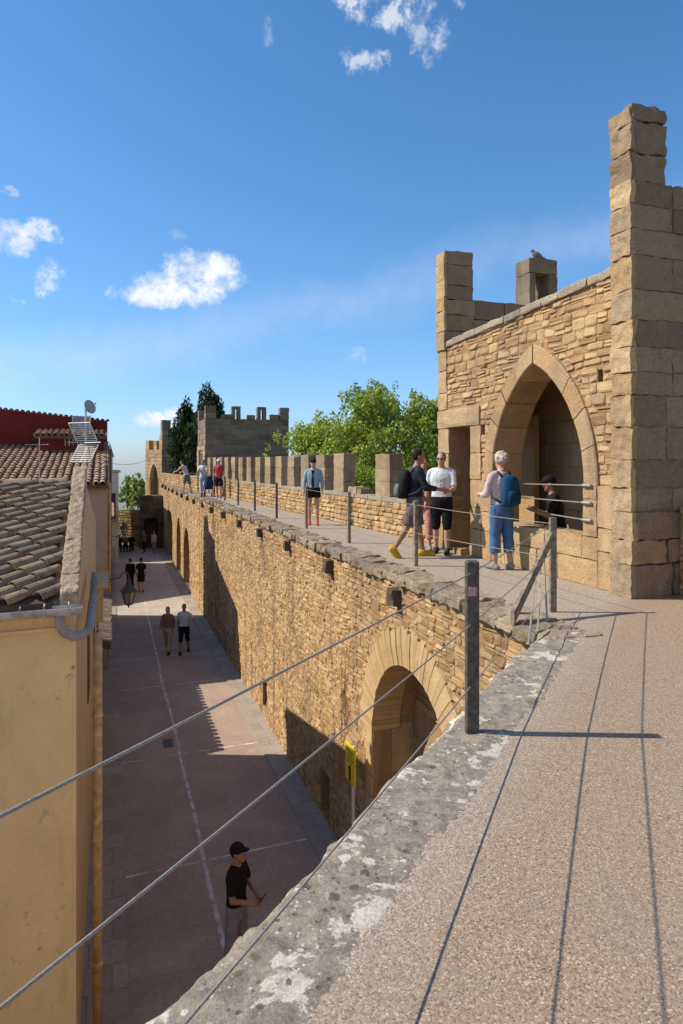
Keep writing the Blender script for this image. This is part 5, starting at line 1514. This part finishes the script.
# --------------------------------------------------------------------- trees
def leaves(mb, blobs, n, size, seed, flat=.0, elong=1.5, shell=.55, up=0):
    rr = random.Random(seed); tot = sum(b[1][0]*b[1][1]*b[1][2] for b in blobs)
    for c, r in blobs:
        m = int(n*(r[0]*r[1]*r[2])/tot); tone = rr.uniform(-.18, .18)
        for _ in range(m):
            v = Vector((rr.gauss(0, 1), rr.gauss(0, 1), rr.gauss(0, 1))).normalized()*(shell+(1-shell)*rr.random()**.5 if rr.random() < .8 else rr.random())
            v *= 1+.25*nz(v.x*2.2+seed+c.x, v.y*2.2+c.y, v.z*2.2+c.z)
            p = c+Vector((v.x*r[0], v.y*r[1], v.z*r[2]))
            d = Vector((rr.gauss(0, 1), rr.gauss(0, 1), rr.gauss(0, 1)+up)).normalized()
            e = d.cross(Vector((rr.gauss(0, 1), rr.gauss(0, 1), rr.gauss(0, 1)))).normalized()
            s = size*rr.uniform(.6, 1.3)
            mb.add([p-d*s*elong*.5, p+e*s*.35, p+d*s*elong*.5, p-e*s*.35], [(0, 1, 2, 3)], (min(1, max(0, rr.random()*.8+.1+tone)), 0, 0))

def broad_tree(base, top, rad, label, mat, n, size, seed, bark='bark', group=None, lean=0, sz=1.0):
    t = thing('tree', base, label, 'tree', group)
    rr = random.Random(seed); H = top-base.z; blobs = []; mb = MB()
    fork = base+Vector((rr.uniform(-.2, .2), rr.uniform(-.2, .2), H*.38))
    mb.tube([base-Z*.1, base+(fork-base)*.5+Vector((.08, 0, 0)), fork], [rad*.10, rad*.075, rad*.06], 9)
    cc = Vector((base.x+lean, base.y, top-rad*sz*1.05)); 
    for i in range(46):
        a = rr.uniform(0, 6.283); e = rr.uniform(-1.0, 1.45); q = rr.uniform(.45, .88)
        c = cc+Vector((math.cos(a)*math.cos(e)*rad*q, math.sin(a)*math.cos(e)*rad*q, math.sin(e)*rad*q*sz))
        rb = rad*rr.uniform(.16, .34); blobs.append((c, (rb, rb, rb*rr.uniform(.7, 1.0))))
        mid = fork.lerp(c, .55)+Vector((rr.uniform(-.2, .2), rr.uniform(-.2, .2), rr.uniform(0, .3)))*rad*.3
        mb.tube([fork, mid, c, c+(c-mid).normalized()*rb*.6], [rad*.03, rad*.018, rad*.008, rad*.004], 5)
    mb.build('trunk', M[bark], t)
    mb = MB(); leaves(mb, blobs, n, size, seed, shell=.4)
    # sprays that break the outline
    spr = []
    for i in range(60):
        a = rr.uniform(0, 6.283); e = rr.uniform(-.3, 1.5); q = rr.uniform(.9, 1.12)
        c = cc+Vector((math.cos(a)*math.cos(e)*rad*q, math.sin(a)*math.cos(e)*rad*q, math.sin(e)*rad*q*sz)); rb = rad*rr.uniform(.05, .10)
        spr.append((c, (rb, rb, rb*1.6)))
    leaves(mb, spr, int(n*.14), size, seed+1, shell=.2)
    mb.build('crown', M[mat], t)
    return t
broad_tree(Vector((1.55, 27, STREET)), 4.65, 2.65, 'tall bright green tree behind the parapet beside the near tower', 'leaf', 19000, .115, 3, 'pale_bark', sz=1.15)
broad_tree(Vector((-.95, 30, STREET)), 3.55, 2.75, 'lower yellow green tree behind the merlons right of the grey tower', 'leaf_yellow', 16000, .115, 7, 'pale_bark', sz=1.1)
broad_tree(Vector((3.9, 28, STREET)), 4.3, 2.0, 'green tree partly hidden behind the near tower', 'leaf', 7000, .13, 9, 'pale_bark')
broad_tree(Vector((-25.4, 81, STREET)), .0, .95, 'leftmost of the two small trees over the ochre end wall', 'leaf', 3000, .17, 11, sz=2.3)
broad_tree(Vector((-23.6, 79, STREET)), .25, 1.05, 'rightmost of the two small trees over the ochre end wall', 'leaf', 3200, .17, 12, sz=2.3)
def cypress(base, top, rad, label, seed):
    t = thing('cypress_tree', base, label, 'tree'); rr = random.Random(seed); H = top-base.z
    mb = MB(); mb.tube([base-Z*.1, base+Z*H*.9], [.18, .03], 8); mb.build('trunk', M['bark'], t)
    blobs = []
    for i in range(46):
        f = (i+.5)/46; zz = base.z+H*(.08+.9*f)
        r = rad*(min(1, .55+f*1.6) if f < .45 else (1-((f-.45)/.55)**3.4))*rr.uniform(.8, 1.08)+.07
        a = rr.uniform(0, 6.28); o_ = r*.30
        blobs.append((Vector((base.x+math.cos(a)*o_, base.y+math.sin(a)*o_, zz)), (r*.8, r*.8, H*.055)))
    mb = MB(); leaves(mb, blobs, 17000, .17, seed, shell=.6, elong=2.4, up=1.6); mb.build('crown', M['cypress'], t)
cypress(Vector((-12.3, 54, STREET)), 6.8, 1.35, 'slender left cypress rising behind the grey tower', 21)
cypress(Vector((-10.2, 52.5, STREET)), 7.85, 1.75, 'taller right cypress touching the grey tower', 22)

# --------------------------------------------------------- sky, sun, camera
w = bpy.data.worlds.new('World'); scene.world = w; w.use_nodes = True
nt = w.node_tree; t = NT(nt); bg = nt.nodes['Background']
sky = t.n('ShaderNodeTexSky'); sky.sky_type = 'NISHITA'; sky.sun_disc = False
SUN = Vector((-1.043, .043, 1.0)).normalized()
sky.sun_elevation = math.asin(SUN.z); sky.sun_rotation = math.atan2(SUN.x, SUN.y)
sky.air_density = 1.0; sky.dust_density = .35; sky.ozone_density = 2.2; sky.altitude = 50
tc = t.n('ShaderNodeTexCoord'); sp_ = t.n('ShaderNodeSeparateXYZ'); t.L.new(tc.outputs['Generated'], sp_.inputs[0])
az = t.math('ARCTAN2', sp_.outputs[0], sp_.outputs[1])
el = t.math('ARCSINE', sp_.outputs[2])
cmb = t.n('ShaderNodeCombineXYZ'); t.L.new(az, cmb.inputs[0]); t.L.new(el, cmb.inputs[1])
vec = cmb.outputs[0]
n1 = t.noise(vec, 16, 8, .62, .3); n2 = t.noise(vec, 5, 5, .6, .4)
def ang(px, py):
    x, y, z_ = (px-341.5)/F, 1.0, (462-py)/F
    return math.atan2(x, y), math.asin(z_/math.sqrt(x*x+1+z_*z_))
cloud = None; shade = None
n3 = t.noise(vec, 34, 9, .66, .2)
edge = t.math('ADD', t.math('MULTIPLY', t.math('SUBTRACT', n1, .5), 2.3), t.math('MULTIPLY', t.math('SUBTRACT', n3, .5), 2.6))
# lobes of each cloud: px, py, rx, ry, density, crispness
for (px, py, rx, ry, den, cr) in ((150, 295, 36, 12, .9, .9), (182, 289, 52, 17, .97, 1), (186, 272, 24, 20, .97, 1), (212, 272, 32, 20, .95, .9), (228, 282, 14, 14, .8, .7),
        (6, 238, 26, 20, .85, .8), (40, 232, 26, 11, .6, .4), (48, 281, 15, 17, .5, .4), (398, 2, 56, 22, .6, .35), (362, 60, 26, 11, .55, .4), (428, 26, 20, 26, .45, .25),
        (156, 420, 22, 9, .9, .8), (178, 414, 16, 9, .9, .8), (357, 358, 16, 10, .3, .3), (8, 190, 12, 6, .4, .4), (14, 300, 10, 7, .3, .3), (268, 36, 7, 12, .16, .3), (178, 234, 10, 5, .12, .3)):
    a0_, e0_ = ang(px, py); s_ = max(.5, math.cos(a0_))
    ux = t.math('MULTIPLY', t.math('SUBTRACT', az, a0_), F/rx/s_*.9); uy = t.math('MULTIPLY', t.math('SUBTRACT', el, e0_), F/ry/s_*.95)
    r2 = t.math('ADD', t.math('MULTIPLY', ux, ux), t.math('MULTIPLY', uy, uy))
    f = t.math('ADD', t.math('SUBTRACT', 1.0 if cr > .5 else .75, r2), t.math('MULTIPLY', edge, 1.0 if cr > .5 else 2.1))
    w0 = 1.7-cr*.6
    m = t.math('MULTIPLY', t.ramp(f, [(0, 0), (.35*w0, den*.35), (min(1, w0), den)]), t.ramp(r2, [(.85, 1), (1.0, .0)]))
    r2c = t.ramp(t.math('MULTIPLY', r2, .4), [(.4, 1), (.9, 0)])
    m = t.math('MULTIPLY', t.ramp(f, [(0, 0), (.35*w0, den*.35), (min(1, w0), den)]), r2c)
    cloud = m if cloud is None else t.math('MAXIMUM', cloud, m)
# thin veil streak low across the sky
a0_, e0_ = ang(230, 325)
st = t.math('ADD', t.math('MULTIPLY', t.math('SUBTRACT', el, e0_), 16), t.math('MULTIPLY', t.math('SUBTRACT', az, a0_), -3.2))
st = t.math('ADD', st, t.math('MULTIPLY', t.math('SUBTRACT', n2, .5), 2.4))
veil = t.ramp(t.math('ABSOLUTE', st), [(0, .18), (.9, 0)], 'EASE')
veil = t.math('MULTIPLY', veil, t.ramp(n2, [(.3, .4), (.65, 1)]))
cloud = t.math('MAXIMUM', cloud, veil)
tint = t.ramp(el, [(0.0, (.50,.64,.92)), (.10, (.52,.70,.94)), (.25, (.50,.76,.96)), (.6, (.42,.75,.95))])
col = t.mix(1.0, sky.outputs[0], tint, 'MULTIPLY')
# warm fill added to the unseen sky behind the viewer, softening blue shade
back = t.math('MULTIPLY', t.ramp(t.math('ADD', t.math('MULTIPLY', sp_.outputs[1], -1.0), t.math('MULTIPLY', n2, .15)), [(.12, 0), (.6, .4)]), 1.0)
col = t.mix(back, col, (3.3, 3.1, 2.9))
ccol = t.mix(t.ramp(n3, [(.36, 0), (.6, 1)]), (4.3, 4.7, 5.3), (5.7, 5.8, 5.9))
t.L.new(t.mix(cloud, col, ccol), bg.inputs['Color'])
bg.inputs['Strength'].default_value = .138

sl = bpy.data.lights.new('sun', 'SUN'); sl.energy = 4.3; sl.angle = R(.5); sl.color = (1.0, .91, .77)
so = bpy.data.objects.new('sun', sl); COL.objects.link(so); so.location = (-20, 5, 25)
so.rotation_euler = SUN.to_track_quat('Z', 'Y').to_euler()

cd = bpy.data.cameras.new('camera'); cam = bpy.data.objects.new('camera', cd); COL.objects.link(cam)
cam.location = (0, 0, EYE); cam.rotation_euler = (R(90), 0, 0)
cd.sensor_fit = 'VERTICAL'; cd.sensor_height = 36; cd.sensor_width = 24; cd.lens = 24.01
cd.shift_y = -50/1024; cd.clip_start = .05; cd.clip_end = 3000
scene.camera = cam
scene.view_settings.view_transform = 'Standard'; scene.view_settings.look = 'None'
scene.view_settings.exposure = .42; scene.view_settings.gamma = 1
scene.cycles.max_bounces = 9; scene.cycles.diffuse_bounces = 7

# repeats of one kind share a group phrase
GR = {'person': 'people visiting the town wall', 'tree': 'trees around the town wall', 'house': 'houses along the left of the street', 'tower': 'towers of the town wall', 'railing': 'cable railings on the wall', 'bench': 'stone benches', 'backpack': 'backpacks worn by visitors'}
for o in scene.objects:
    if o.parent is None and o.get('category') in GR and not o.get('group'): o['group'] = GR[o['category']]
